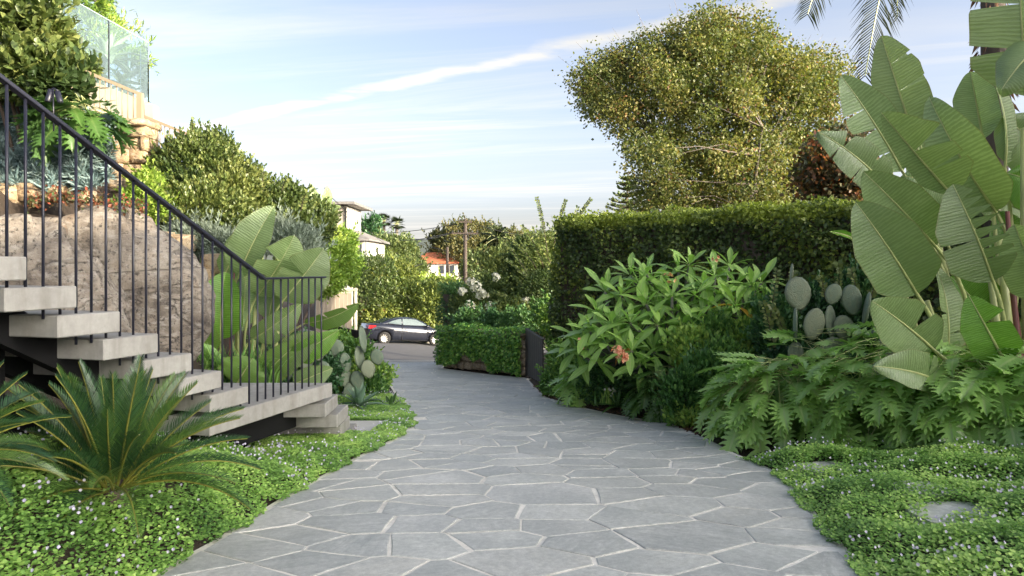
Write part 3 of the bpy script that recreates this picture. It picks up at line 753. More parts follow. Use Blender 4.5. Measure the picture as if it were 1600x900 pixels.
# white terrace wall and glass screen
tw = thing('terrace_wall', 'white rendered wall under the glass screen above the sandstone wall', 'wall', at(170, 170, 13.6))
b = MB()
p = [at(60, 95, 13.6), at(232, 160, 13.6)]; q = [at(60, 260, 13.6), at(232, 260, 13.6)]
dv = Vector((0, .18, 0)); b.add([p[0], p[1], q[1], q[0], p[0]+dv, p[1]+dv, q[1]+dv, q[0]+dv], [(0,3,2,1),(4,5,6,7),(0,1,5,4),(1,2,6,5),(0,4,7,3)])
b.build('wall', M['cream_render'], tw)
b = MB(); c = at(236, 172, 13.5); b.box(c + Vector((-.05, .12, -.2)), (.18, .2, .62)); b.build('pier', M['cream_render'], tw, bevel=.01)
gs = thing('glass_screen', 'frameless glass screen with dark joints along the terrace edge high on the left', 'glass balustrade', at(160, 130, 13.8))
GY = 13.8; topl = lambda x: -14 + (x - 90) * .565
def pane(x0, x1, y0, y1, zb0, zb1, Y0, Y1):
    b = MB(); vs = [at(x0, y0, Y0), at(x1, y1, Y1), at(x1, zb1, Y1), at(x0, zb0, Y0)]; t = Vector((.004, .014, 0))
    b.add([w - t for w in vs] + [w + t for w in vs], [(0,3,2,1),(4,5,6,7),(0,1,5,4),(1,2,6,5),(2,3,7,6),(3,0,4,7)]); return b.build('glass_pane', M['glass'], gs)
for x0, x1 in ((14, 90), (92, 169), (171, 231)):
    pane(x0, x1, topl(x0), topl(x1), 112 + (x0-90)*.4, 112 + (x1-90)*.4, GY, GY)
pane(232, 203, 66, 80, 168, 158, GY, GY + 2.6); pane(202, 178, 81, 92, 157, 150, GY + 2.7, GY + 4.4)
for x in (91, 170):
    b = MB(); b.tube([at(x, topl(x) + 0, GY), at(x, 112 + (x-90)*.4, GY)], .014, 6); b.build('joint', M['dark_metal'], gs, True)
for x, y0, y1, Y_ in ((221, 75, 150, GY + .9), (201, 81, 140, GY + 2.6)):
    b = MB(); b.box((at(x, y0, Y_) + at(x, y1, Y_)) / 2, (.03, .03, (y1-y0)/FPX*Y_)); b.build('glass_edge', M['glass_edge'], gs)
b = MB(); bar(b, at(14, topl(14), GY), at(231, topl(231), GY), .03, .012); b.build('glass_edge', M['glass_edge'], gs)

# warm stone blocks showing between the plants of the left bank
be = thing('bank_stone', 'sandstone blocks showing between the grassy plants behind the bars of the stair railing', 'stone edging', at(300, 380, 10.5))
for i, (px, py, w, h, Y_) in enumerate([(283,380,40,26,10.5), (262,378,24,30,10.6), (336,412,36,30,10.2), (364,404,30,22,10.3), (318,430,30,20,10.1)]):
    b = MB(); block(b, at(px, py, Y_), (w*Y_/FPX, .35, h*Y_/FPX), .1*i, 130+i); b.build('stone', M['sandstone'], be, True)
# twin spotlight on a spike
sp = thing('garden_spotlight', 'twin black cylinder spotlight poking out of the leaves high on the left bank', 'spotlight', at(84, 165, 8.0))
for (x, y, dx) in ((77, 150, -.1), (92, 152, .45)):
    p = at(x, y, 8.0); d = Vector((dx, -.25, -1)).normalized(); b = MB()
    b.tube([p - d*.075, p - d*.07, p + d*.065, p + d*.07], [.022, .031, .031, .028], 10); b.build('lamp_head', M['rail_paint'], sp, True)
b = MB(); b.tube([at(83, 139, 8.0), at(84, 205, 8.0)], .009, 6); b.tube([at(77, 141, 8.0), at(84, 138, 8.0), at(91, 142, 8.0)], .009, 6); b.build('bracket', M['rail_paint'], sp, True)

# ------------------------------------------------------------------ low creeper wall and gates near the road
cw = thing('creeper_wall', 'low rubble stone wall draped in green creeper beside the end of the drive', 'wall', (-.8, 18, gz(-.8, 18)))
WA, WB = Vector((.42, 16.75, 0)), Vector((-1.70, 19.9, 0)); wd = (WB - WA); wl_ = wd.length; wd.normalize(); wnm = Vector((-wd.y, wd.x, 0)); wnm = wnm if wnm.y < 0 else -wnm
rr = random.Random(8); si = 0
def wall_top(s): return -.34 - .10 * s / wl_ + .06*math.sin(s*3)
s = 0.0
for row in range(5):
    s = -rr.uniform(0, .2)
    while s < wl_:
        w = rr.uniform(.26, .5); h = .2; p = WA + wd * min(s + w/2, wl_ - .05)
        z = gz(p.x, p.y) + .10 + row * .2
        if z < wall_top(max(0, s)) + .05:
            b = MB(); block(b, (p.x, p.y, z), (w*.95, .42, h*.96), math.atan2(wd.y, wd.x) + rr.uniform(-.05,.05), 200+si, rough=.2); b.build('stone', M['wall_stone'], cw, True); si += 1
        s += w
b = MB()
for i in range(4):
    w = wl_/4; p = WA + wd*(w*(i+.5)); block(b, (p.x, p.y, wall_top(w*(i+.5))+.04), (w*.98, .5, .09), math.atan2(wd.y, wd.x), 300+i, rough=.1)
b.build('coping', M['wall_stone'], cw, True)
n = 7600; s = RNG.random(n) * (wl_ + .12) - .05; hgt = RNG.random(n)
ht = .93; Pz = np.array([wall_top(q) for q in s]) + .10 - ht * hgt ** .9 * np.clip(.88 + .22*np.sin(s*2.1+.6) + .12*np.sin(s*7), .2, 1)
off = .26 + RNG.random(n) * .14 * (1 - hgt*.4); topm = RNG.random(n) < .25
off = np.where(topm, RNG.uniform(-.3, .35, n), off); Pz = np.where(topm, np.array([wall_top(q) for q in s]) + .10 + RNG.random(n)*.09, Pz)
P = np.array(WA)[None]*np.array([1,1,0]) + s[:,None]*np.array(wd)[None] + off[:,None]*np.array(wnm)[None]; P[:,2] = Pz
cloud('creeper', M['ivy_leaf'], P, np.array(wnm)[None]*.6 + sph(n)*.6 + np.array([0,0,-.4]), np.array(wnm)[None] + sph(n)*.5 + np.array([0,0,.5]), RNG.uniform(.05,.10,n), 'broad', cw, kind='stuff')

gt = thing('gate_leaf', 'dark vertical board gate standing open against the shrubs at the right of the drive', 'gate', (.45, 15.4, gz(.45, 15.4)))
GA, GB = Vector((.33, 16.5, 0)), Vector((.60, 14.2, 0)); gd = (GB-GA); L_ = gd.length; gd.normalize(); ang = math.atan2(gd.y, gd.x)
for i in range(9):
    p = GA + gd*(L_*(i+.5)/9); zt, zb = -.13, gz(p.x, p.y) + .05
    b = MB(); b.box((p.x, p.y, (zt+zb)/2), (L_/9*.94, .03, zt-zb), ang); b.build('board', M['gate_wood'], gt, bevel=.004)
b = MB(); p = (GA+GB)/2; b.box((p.x, p.y, -.115), (L_+.02, .06, .03), ang); b.box((p.x+.035, p.y, -.9), (L_, .03, .08), ang); b.box((GA.x+.02, GA.y+.06, -.68), (.09,.09,1.16), ang); b.build('frame', M['gate_wood'], gt)
gt2 = thing('gate_leaf', 'dark board gate folded back beside a black post across from the creeper wall', 'gate', (-3.6, 16.6, gz(-3.6, 16.6)))
GA, GB = Vector((-3.40, 16.55, 0)), Vector((-4.6, 18.4, 0)); gd = GB-GA; L_ = gd.length; gd.normalize(); ang = math.atan2(gd.y, gd.x)
for i in range(8):
    p = GA + gd*(L_*(i+.5)/8); zt = -.16
    b = MB(); b.box((p.x, p.y, (zt-1.3)/2), (L_/8*.94, .03, zt+1.3), ang); b.build('board', M['gate_wood'], gt2, bevel=.004)
b = MB(); b.box((-3.27, 16.45, -.66), (.085, .085, 1.14), .25); b.build('post', M['gate_wood'], gt2, bevel=.004)

# pale paling fence beyond
pf = thing('paling_fence', 'weathered pale timber fence with a white end post behind the black railing', 'fence', at(530, 520, 19))
for i in range(9):
    px = 497 + i*6.2; b = MB(); p, q = at(px, 461 - i*.4, 19 + i*.05), at(px, 545, 19 + i*.05); b.box((p+q)/2, (6.0*19/FPX*.98, .03, p.z-q.z)); b.build('paling', M['fence_wood'], pf)
b = MB(); p = at(548, 487, 19.45); b.box(p, (.10, .12, 1.28)); p = at(556, 487, 19.5); b.box(p, (.05, .10, 1.25)); b.build('post', M['white_wall'], pf)
b = MB(); p, q = at(494, 459, 19), at(558, 452, 19.5); bar(b, p, q, .16, .05); b.build('cap_rail', M['fence_wood'], pf)
# ------------------------------------------------------------------ big paddle leaves
def bez(p0, p1, p2, t): return p0*(1-t)**2 + p1*2*t*(1-t) + p2*t*t
def paddle(parent, base, tip, width, root=None, face=None, roll=0.0, bow=.10, cup=.22, splits=(), mat='paddle_leaf', wl_=1.0, wr=1.0, droop=.0, rib='petiole', pr=.021, seed=0, name='leaf', wave=.02):
    rr = random.Random(seed + 17)
    base, tip = Vector(base), Vector(tip); ax = (tip - base); L = ax.length; ax.normalize()
    f = Vector(face) if face else (Vector((0, 0, CAMZ)) - base.lerp(tip, .5))
    f = (f - ax * f.dot(ax)).normalized(); f = Matrix.Rotation(roll, 3, ax) @ f
    cup = cup + .13; ctrl = base.lerp(tip, .5) + f * (1.5 * bow * L) + Vector((0, 0, .04 * L))
    nt_, ns = 30, 5; verts, faces, uvs, mi = [], [], [], []
    mid = [bez(base, ctrl, tip, i/nt_) for i in range(nt_+1)]
    tan = [(mid[min(i+1, nt_)] - mid[max(i-1, 0)]).normalized() for i in range(nt_+1)]
    def prof(t):
        return max(.004, min(1, (t/.20)**.55 if t > 0 else 0) * min(1, ((1-t)/.42)**.62 if t < 1 else 0) * (1.0 - .10*t))
    def P(i, side, u_, sh=0.0):
        t = i/nt_; w = width * prof(t) * (wl_ if side < 0 else wr)
        n = (f - tan[i]*f.dot(tan[i])).normalized(); s = tan[i].cross(n) * side
        x = w*u_; wv = wave*width*math.sin(t*23 + side*1.7 + seed)*u_*u_
        return mid[i] + s*(x*math.cos(cup*(1 if u_ < .6 else .8))) + n*(x*math.sin(cup) - droop*width*u_*u_*1.0 + wv) + tan[i]*(.16*x + 2.1*sh*u_**1.2 * width) + Vector((0,0,-droop*.5*width*u_**2))
    for side in (-1, 1):
        cuts = sorted([(int(t*nt_), g) for (t, sd, g) in splits if sd == side]); segs = []; a = 0; sh0 = 0.0
        for (ci, g) in cuts: segs.append((a, ci, sh0, -g)); a = ci; sh0 = g
        segs.append((a, nt_, sh0, 0.0))
        for (a, e, s0, s1) in segs:
            if e <= a: continue
            b0 = len(verts)
            for i in range(a, e+1):
                q = (i-a)/(e-a); sh = s0*max(0, 1-q*2.2) + s1*max(0, 1-(1-q)*2.2)
                for k in range(ns+1):
                    u_ = k/ns; verts.append(P(i, side, u_, sh)); uvs.append((.5 + side*.5*u_, i/nt_))
            for i in range(e-a):
                for k in range(ns):
                    v0 = b0 + i*(ns+1) + k; q = [v0, v0+1, v0+ns+2, v0+ns+1]
                    faces.append(q if side > 0 else q[::-1]); mi.append(0)
    b = MB(); b.v = [tuple(v) for v in verts]; b.f = faces; b.m = mi; b.uv = list(uvs)
    n0 = len(b.v)
    rad = [max(.0025, pr*(1 - .82*i/nt_)*.75) for i in range(nt_+1)]
    pts = mid[:]
    if root is not None:
        root = Vector(root); c2 = base - ax*(base-root).length*.45
        pet = [bez(root, c2, base, i/8) for i in range(8)]; pts = pet + pts; rad = [pr*(1.5 - .65*i/8) for i in range(8)] + rad
    b.tube(pts, rad, 6, 1); b.uv += [(.5, .5)] * (len(b.v) - n0)
    return b.build(name, [M[mat], M[rib]], parent, True)

def pseudostem(parent, p, q, r, mat='petiole', name='stem'):
    b = MB(); p, q = Vector(p), Vector(q); m = p.lerp(q, .5) + Vector((random.uniform(-.03,.03), 0, 0)); b.tube([p, p.lerp(m,.5), m, q], [r*1.2, r*1.05, r*.9, r*.6], 8)
    return b.build(name, M[mat], parent, True)

# ---- the giant bird of paradise on the right
GBY = 7.4
gb = thing('giant_bird_of_paradise', 'giant bird of paradise with huge ribbed paddle leaves towering over the lobed philodendrons', 'plant', (5.0, 7.6, gz(5.0, 7.6)))
rt = lambda dx=0, dy=0: Vector((5.0 + dx, 7.6 + dy, gz(5, 7.6) + .1))
rt2 = lambda dx=0, dy=0: Vector((4.5 + dx, 7.4 + dy, gz(4.5, 7.4) + .1))
def PL(b, t, wpx, root, Yb=GBY, Yt=None, **k):
    Yt = Yb if Yt is None else Yt
    return paddle(gb, at(*b, Yb), at(*t, Yt), .81*wpx/FPX*(Yb+Yt)/2, root, **k)
PL((1428,214), (1377,56), 50, rt(-.3,.2), 7.9, 7.9, roll=-.25, wl_=.85, wr=1.15, seed=1, cup=.15, bow=.04, splits=((.45,1,.05),(.7,1,.03)))
PL((1445,260), (1398,72), 40, rt(-.2,.4), 8.2, 8.3, roll=.5, seed=21, mat='pale_paddle_leaf', bow=.02)
PL((1410,268), (1314,118), 46, rt(-.3,0), 7.7, 7.6, roll=.2, splits=((.22,-1,.05),(.44,-1,.10),(.66,-1,.04)), seed=2, wl_=1.05, wr=1.0, cup=.12, bow=.05)
PL((1390,300), (1277,205), 44, rt(-.35,-.1), 7.5, 7.3, roll=.45, splits=((.45,-1,.02),(.35,1,.05),(.72,1,.10),(.75,-1,.03)), seed=3, wl_=.95, cup=.15, bow=.10, droop=.15)
PL((1486,303), (1377,176), 62, rt(-.15,-.1), 7.2, 7.0, roll=-.35, splits=((.30,1,.05),(.55,1,.16)), seed=4, wl_=.50, wr=1.25, cup=.12, bow=.06)
PL((1556,330), (1452,152), 58, rt(-.05,0), 7.5, 7.4, roll=-.25, seed=5, wl_=.9, wr=1.1, cup=.3, bow=.16, mat='paddle_leaf')
PL((1536,218), (1516,112), 40, rt(.05,.1), 7.7, 7.75, roll=-.15, seed=6, mat='paddle_leaf', cup=.10, bow=.02)
PL((1570,262), (1543,108), 22, rt(.1,.1), 7.6, 7.6, roll=1.05, seed=7, mat='pale_paddle_leaf', cup=.35, wl_=1.3)
PL((1433,460), (1337,316), 70, rt2(.0,-.1), 6.9, 6.7, roll=.05, seed=8, wl_=.92, wr=.97, cup=.16, bow=.10, mat='pale_paddle_leaf')
PL((1462,385), (1349,268), 58, rt2(.15,.1), 7.2, 7.0, roll=-.1, seed=9, cup=.12, bow=.06)
PL((1552,440), (1489,288), 58, rt(-.15,-.2), 6.9, 6.8, roll=.1, seed=10, wl_=1.2, wr=.9, cup=.18, splits=((.26,1,.05),(.36,1,.07),(.46,1,.08),(.56,1,.09),(.66,1,.08),(.76,1,.08),(.86,1,.06),(.45,-1,.04)), mat='paddle_leaf')
PL((1460,548), (1362,470), 56, rt2(.1,-.2), 6.6, 6.4, roll=.1, seed=11, cup=.08, splits=((.42,1,.12),), bow=.05, droop=.05)
PL((1470,600), (1364,572), 48, rt2(.05,-.3), 6.5, 6.2, roll=.3, seed=12, splits=((.3,1,.06),), wl_=.7, bow=.12, droop=.1)
PL((1570,565), (1514,462), 46, rt(.0,-.5), 6.4, 6.3, roll=-.1, seed=13, mat='fresh_paddle_leaf', splits=((.62,1,.12),), cup=.10)
PL((1560,585), (1514,530), 34, rt(-.1,-.4), 6.6, 6.5, roll=.5, seed=14, mat='fresh_paddle_leaf')
PL((1545,500), (1485,432), 52, rt(-.2,.2), 7.5, 7.5, roll=.2, seed=15, mat='fresh_paddle_leaf', cup=.05)
PL((1604,150), (1592,-80), 104, rt(.35,.1), 7.3, 7.2, roll=-.1, seed=16, wl_=.85, splits=((.30,-1,.05),(.62,-1,.04)), cup=.12)
PL((1640,60), (1565,140), 50, rt(.5,-.1), 6.9, 6.8, roll=.5, seed=17, cup=.3, droop=.3)
PL((1640,250), (1562,180), 60, rt(.5,.2), 7.6, 7.6, roll=.3, seed=18, droop=.3)
PL((1650,300), (1572,270), 56, rt(.5,.0), 7.5, 7.5, roll=.2, seed=19, droop=.3, mat='fresh_paddle_leaf')
PL((1640,470), (1585,350), 52, rt(.4,-.2), 7.0, 6.9, roll=-.3, seed=20, mat='pale_paddle_leaf')
PL((1515,300), (1408,275), 46, rt(-.2,.3), 7.8, 7.7, roll=.2, seed=22, mat='pale_paddle_leaf', droop=.2)
PL((1480,380), (1420,250), 40, rt(-.25,.3), 7.9, 7.9, roll=.3, seed=23)
PL((1478,570), (1462,415), 34, rt2(.3,.0), 7.1, 7.1, roll=.9, seed=24, mat='pale_paddle_leaf', splits=((.3,1,.05),(.5,-1,.05)))
PL((1600,440), (1560,330), 44, rt(.1,.2), 7.7, 7.7, roll=.2, seed=25, mat='fresh_paddle_leaf')
PL((1625,620), (1580,500), 44, rt(.4,.1), 7.8, 7.7, roll=.3, seed=26)
PL((1330,372), (1296,362), 9, rt2(-.2,.2), 7.3, 7.2, roll=.3, seed=27, mat='fresh_paddle_leaf', cup=.8)
PL((1600,330), (1520,300), 46, rt(.2,.3), 8.0, 8.0, roll=.1, seed=28)
for (p, q, r, m) in (((1590,640),(1562,370),.05,'petiole'), ((1604,640),(1574,330),.035,'red_petiole'), ((1578,640),(1545,420),.04,'petiole'), ((1502,610),(1448,470),.045,'petiole'), ((1512,610),(1463,500),.022,'red_petiole'), ((1612,640),(1600,200),.05,'petiole')):
    pseudostem(gb, at(*p, 7.3), at(*q, 7.35), r, m)

# ---- white bird of paradise behind the railing on the left
wb = thing('bird_of_paradise', 'green bird of paradise with split paddle leaves seen through the black stair railing', 'plant', (-3.55, 9.9, gz(-3.55, 9.9)))
WBY = 9.9; WR = lambda dx=0, dy=0: Vector((-3.5 + dx, 9.9 + dy, gz(-3.5, 9.9)))
def WL(b, t, wpx, Yb=WBY, Yt=None, rx=0, **k):
    Yt = Yb if Yt is None else Yt
    return paddle(wb, at(*b, Yb), at(*t, Yt), wpx/FPX*(Yb+Yt)/2, WR(rx), pr=.014, **k)
WL((372,432), (428,322), 34, 9.8, 9.7, seed=31, roll=-.2, cup=.1, wr=.75, mat='pale_paddle_leaf')
WL((402,462), (460,368), 44, 9.6, 9.4, seed=32, roll=.5, cup=.12, splits=((.35,-1,.04),(.6,-1,.12)), mat='paddle_leaf')
WL((442,470), (506,388), 40, 9.5, 9.4, rx=.2, seed=33, roll=.3, cup=.12, splits=((.5,-1,.10),), mat='paddle_leaf')
WL((478,505), (560,474), 24, 9.3, 9.1, rx=.3, seed=34, roll=.9, cup=.1, splits=((.45,-1,.06),(.8,-1,.06)), bow=.12, mat='fresh_paddle_leaf')
WL((350,430), (384,352), 24, 10.1, 10.1, rx=-.2, seed=35, roll=.3, mat='pale_paddle_leaf')
WL((345,530), (352,425), 38, 9.7, 9.6, rx=-.2, seed=36, roll=-.3, mat='fresh_paddle_leaf', cup=.1)
WL((372,520), (380,415), 24, 9.8, 9.8, seed=37, roll=.8, mat='pale_paddle_leaf')
WL((325,560), (298,480), 30, 9.7, 9.6, rx=-.4, seed=38, roll=-.2, mat='fresh_paddle_leaf')
WL((345,590), (290,535), 26, 9.5, 9.3, rx=-.3, seed=39, roll=.2, mat='fresh_paddle_leaf', droop=.2)
WL((405,590), (470,530), 28, 9.5, 9.3, rx=.1, seed=40, roll=.3, mat='fresh_paddle_leaf')
WL((395,530), (470,475), 26, 9.6, 9.5, rx=.1, seed=41, roll=.5, splits=((.4,1,.06),))
WL((430,580), (500,520), 26, 9.5, 9.3, rx=.3, seed=42, roll=-.2, mat='pale_paddle_leaf')
WL((370,600), (395,560), 38, 9.1, 9.0, rx=.0, seed=43, roll=.0, mat='fresh_paddle_leaf', cup=.05)
WL((420,500), (440,425), 26, 9.9, 9.9, rx=.0, seed=44, roll=-.5, mat='paddle_leaf')
WL((310,520), (306,440), 22, 10.0, 10.0, rx=-.5, seed=45, roll=-.3, mat='paddle_leaf')
WL((455,560), (530,515), 22, 9.4, 9.3, rx=.3, seed=46, roll=.4, mat='fresh_paddle_leaf', droop=.2)
WL((460,600), (520,575), 20, 9.4, 9.3, rx=.3, seed=48, roll=.2, mat='pale_paddle_leaf')
for (p, q, r) in (((395,640),(400,470),.04), ((380,640),(365,440),.04), ((410,640),(440,480),.035), ((360,640),(345,540),.03)): pseudostem(wb, at(*p, 9.9), at(*q, 9.9), r)
pseudostem(wb, at(357,640,9.8), at(368,395,9.8), .018, 'red_petiole')

# second clump far up the bank by the pole
wb2 = thing('bird_of_paradise', 'small sunlit clump of banana like leaves beside the grey pole above the left bank', 'plant', (-6.2, 22, gz(-6.2, 22)))
for i, (b_, t_, w) in enumerate([((502,345),(484,285),9), ((505,330),(512,290),10), ((505,330),(532,322),8), ((500,345),(470,292),9), ((504,345),(528,335),7), ((506,340),(492,300),10), ((508,350),(520,345),9), ((500,352),(478,330),8), ((512,372),(522,352),9)]):
    paddle(wb2, at(*b_, 22), at(*t_, 21.8), w/FPX*22, at(506,420,22), seed=50+i, roll=random.uniform(-.5,.5), pr=.03, droop=.15, mat='pale_paddle_leaf' if i % 2 else 'paddle_leaf')
wb3 = thing('bird_of_paradise', 'banana like leaves poking out of the yellow green bank above the white fence post', 'plant', (-5.0, 21, gz(-5, 21)))
for i, (b_, t_, w) in enumerate([((530,400),(538,368),8), ((535,428),(565,420),8), ((530,430),(560,434),6), ((525,420),(545,385),9), ((545,440),(522,430),7)]):
    paddle(wb3, at(*b_, 21), at(*t_, 20.8), w/FPX*21, at(535,470,21), seed=70+i, roll=random.uniform(-.5,.5), pr=.03, droop=.15, mat='pale_paddle_leaf' if i % 2 else 'fresh_paddle_leaf')

# ------------------------------------------------------------------ cycads
def frond_mesh(L, arch, seed, np_=80, lw=.0048):
    rr = random.Random(seed); v, f, tint, mi = [], [], [], []
    def mid(t): return Vector((0, L*t*(1 - .10*arch*t*t), -arch*L*.42*t**2.2))
    def tn(t): return (mid(min(1, t+.01)) - mid(max(0, t-.01))).normalized()
    side0 = Vector((1, 0, 0))
    for i in range(np_):
        t = .14 + .85*(i/(np_-1)); p = mid(t); d = tn(t); up = side0.cross(d)
        ll = L*.19*(min(1, (t-.08)/.22)**.6)*(min(1, (1.06-t)/.45)**.7)
        for s in (-1, 1):
            a = .95 - .45*t + rr.uniform(-.05,.05)
            q = (side0*s*math.sin(a) + d*math.cos(a) + up*(.42 + rr.uniform(-.05,.07))).normalized()
            e = p + q*ll - Vector((0,0,ll*.06)); m = p + q*ll*.5 + up*ll*.03; w = d*lw
            b = len(v); v += [p - w*.6, p + w*.6, m - w, m + w, e]; f += [(b, b+1, b+3, b+2), (b+2, b+3, b+4)]; x = rr.random(); tint += [x, x]; mi += [0, 0]
    B = MB(); B.v = [tuple(q) for q in v]; B.f = list(f); B.m = mi
    n0 = len(B.f); B.tube([mid(i/10) for i in range(11)], [.009*(1 - .8*i/10) + .0015 for i in range(11)], 5, 1)
    me = bpy.data.meshes.new('frond'); me.from_pydata(B.v, [], B.f); me.polygons.foreach_set('material_index', B.m)
    a = me.attributes.new('tint', 'FLOAT', 'FACE'); a.data.foreach_set('value', tint + [.5]*(len(B.f)-len(tint)))
    me.materials.append(M['cycad']); me.materials.append(M['cycad_rib']); me.update(); return me
FR = [frond_mesh(1.0, a, i) for i, a in enumerate((.2, .4, .65, 1.0))]
def cycad(label, loc, n, L, seed, az0=0, group=None, lo=8, spec=None):
    rr = random.Random(seed); t = thing('cycad', label, 'cycad', loc, group)
    b = MB(); b.tube([Vector(loc) + Vector((0,0,z)) for z in (-.2, 0, .12, .2)], [.11, .12, .10, .05], 10); b.build('trunk', M['bark'], t, True)
    lst = spec or [((az0 + i*2.399) , R(82 - (82-lo)*(i/(n-1))**1.05), L*rr.uniform(.85, 1.08), min(3, int(.6 + 3.2*(i/(n-1))))) for i in range(n)]
    for (az, el, ll, k) in lst:
        az += rr.uniform(-.12, .12); ro = rr.uniform(-.35, .35)
        Mx = Matrix.Translation(Vector(loc) + Vector((0,0,.16)) + Vector((math.cos(az), math.sin(az), 0))*.05) @ Matrix.Rotation(az - math.pi/2, 4, 'Z') @ Matrix.Rotation(el, 4, 'X') @ Matrix.Rotation(ro, 4, 'Y') @ Matrix.Scale(ll, 4)
        inst('frond', FR[k], t, Mx)
    return t
c1 = at(178, 752, 4.15); c1.z -= .20
cycad('large dark green cycad with arching fronds in front of the floating stair', c1, 50, .76, 3, az0=.4, lo=14)
c2 = at(-105, 735, 3.35); c2.z -= .12
cycad('cycad cut off by the left edge with drooping feathery fronds over the small flowers', c2, 40, .52, 9, az0=1.1, lo=6)

# ------------------------------------------------------------------ prickly pears
def pad_mesh():
    n, m = 14, 7; v, f = [], []
    def outline(a): 
        y = math.cos(a); x = math.sin(a)
        w = .5*(1 - .10*y*0) * (1.0 if y > 0 else 1.0 - .30*(-y)**1.5); return x*w, .5 - .5*-1*0 + .5*(-y)*-1
    B = MB()
    for s in (1, -1):
        b0 = len(B.v)
        for k in range(m+1):
            r = k/m
            for i in range(n):
                x, y = outline(2*math.pi*i/n); th = .085*math.sqrt(max(0, 1 - r**2.6)) + .012*math.sin(7*x*r+3*y*r)*(1-r)
                B.v.append((x*r, .5 + (y-.5)*r, s*(th if k < m else 0)))
        for k in range(m):
            for i in range(n):
                q = [b0+k*n+i, b0+k*n+(i+1)%n, b0+(k+1)*n+(i+1)%n, b0+(k+1)*n+i]; B.f.append(q if s < 0 else q[::-1]); B.m.append(0)
    me = bpy.data.meshes.new('pad'); me.from_pydata(B.v, [], B.f); bm = bmesh.new(); bm.from_mesh(me); bmesh.ops.remove_doubles(bm, verts=bm.verts, dist=1e-4); bmesh.ops.recalc_face_normals(bm, faces=bm.faces); bm.to_mesh(me); bm.free()
    me.materials.append(M['cactus']); me.polygons.foreach_set('use_smooth', [True]*len(me.polygons)); me.update(); return me
PAD = pad_mesh()
def pear(label, pads, Y, loc, group=None):
    """pads: (cx, cy, width, height, lean deg, turn deg, dY) measured across the picture, stood up at depth Y"""
    t = thing('prickly_pear', label, 'cactus', loc, group)
    for (cx_, cy_, w, h, lean, turn, dy) in pads:
        Yp = Y + dy; c = at(cx_, cy_, Yp); W_, H_ = w/FPX*Yp, h/FPX*Yp
        Mx = Matrix.Translation(c) @ Matrix.Rotation(R(-lean), 4, 'Y') @ Matrix.Rotation(R(90), 4, 'X') @ Matrix.Rotation(R(turn), 4, 'Y') @ Matrix.Diagonal((W_/max(.35, abs(math.cos(R(turn)))), H_, min(W_, H_)*1.2 if abs(turn) < 60 else W_*3, 1)) @ Matrix.Translation((0, -.5, 0))
        inst('pad', PAD, t, Mx)
    return t
pear('tall slim prickly pear with one broad pad high on a narrow stalk', [(1247,459,44,55,8,5,0),(1237,426,9,30,-4,75,.05),(1243,508,13,62,0,72,.02),(1243,553,28,40,0,12,0),(1243,600,32,60,0,15,0)], 8.1, at(1243,640,8.1))
pear('bushy prickly pear with many round pads between the slim cactus and big leaf', [(1302,460,29,35,-20,8,0),(1331,469,31,50,8,-10,0),(1272,507,36,53,-12,6,-.03),(1298,503,25,54,4,35,.04),(1319,513,32,43,14,-8,-.02),(1302,551,44,50,4,4,0),(1272,557,15,26,10,40,.05),(1302,600,46,60,0,0,0)], 8.0, at(1302,640,8.0))
pear('narrow edge on prickly pear pads half hidden behind the lowest big paddle leaf', [(1354,484,17,58,-10,68,0),(1363,541,19,62,-5,60,0),(1353,549,17,44,-4,30,.05),(1379,546,21,46,6,25,.03),(1390,560,22,36,25,20,0),(1366,595,36,56,0,0,0)], 7.9, at(1366,640,7.9))
pear('prickly pear with paired rounded pads beside the drive beyond the last stair step', [(525,545,25,30,-8,5,0),(540,567,17,33,10,30,0),(527,575,18,28,-22,20,.05),(540,591,16,30,0,30,0),(589,558,21,26,18,10,0),(575,577,22,30,12,25,-.05),(562,560,10,40,10,70,.1),(567,530,9,44,8,75,.1),(558,594,22,30,12,10,0),(548,615,26,36,0,10,0)], 11.3, at(548,640,11.3))
pear('prickly pear pads half hidden in shrubs behind the end of the black railing', [(497,548,22,34,5,20,0),(478,560,24,44,-6,30,.1),(506,580,22,32,6,10,0),(490,592,20,28,-6,12,0),(470,600,26,40,0,10,0),(497,610,24,36,0,0,.1),(455,575,16,40,0,50,.1)], 10.7, at(485,640,10.7))

# ------------------------------------------------------------------ leaf templates as separate leaves
def blade(name, L, W_, mat, n=8, arch=.25, fold=.25, shape=lambda t: math.sin(math.pi*min(1, t**.8))**.8, pet=0.0, ns=2):
    v, uv, f = [], [], []
    for i in range(n+1):
        t = i/n; w = W_*.5*max(.02, shape(t)); y = pet + L*t; z = -arch*L*t*t
        for k in range(-ns, ns+1):
            u_ = k/ns; v.append((u_*w, y, z + abs(u_)*w*fold)); uv.append((.5 + .5*u_, t))
    c = 2*ns+1
    for i in range(n):
        for k in range(c-1): f.append([i*c+k, i*c+k+1, (i+1)*c+k+1, (i+1)*c+k])
    B = MB(); B.v = v; B.f = f; B.m = [0]*len(f); B.uv = uv
    if pet:
        n0 = len(B.v); B.tube([(0,0,0),(0,pet*1.02,0)], [.006,.004], 4, 1); B.uv += [(.5,.5)]*(len(B.v)-n0)
    me = bpy.data.meshes.new(name); me.from_pydata(B.v, [], B.f); me.polygons.foreach_set('material_index', B.m)
    l = me.uv_layers.new(name='UVMap')
    for lp in me.loops: l.data[lp.index].uv = B.uv[lp.vertex_index]
    me.materials.append(M[mat]); me.materials.append(M['petiole']); me.polygons.foreach_set('use_smooth', [True]*len(f) + [True]*(len(B.f)-len(f))); me.update(); return me
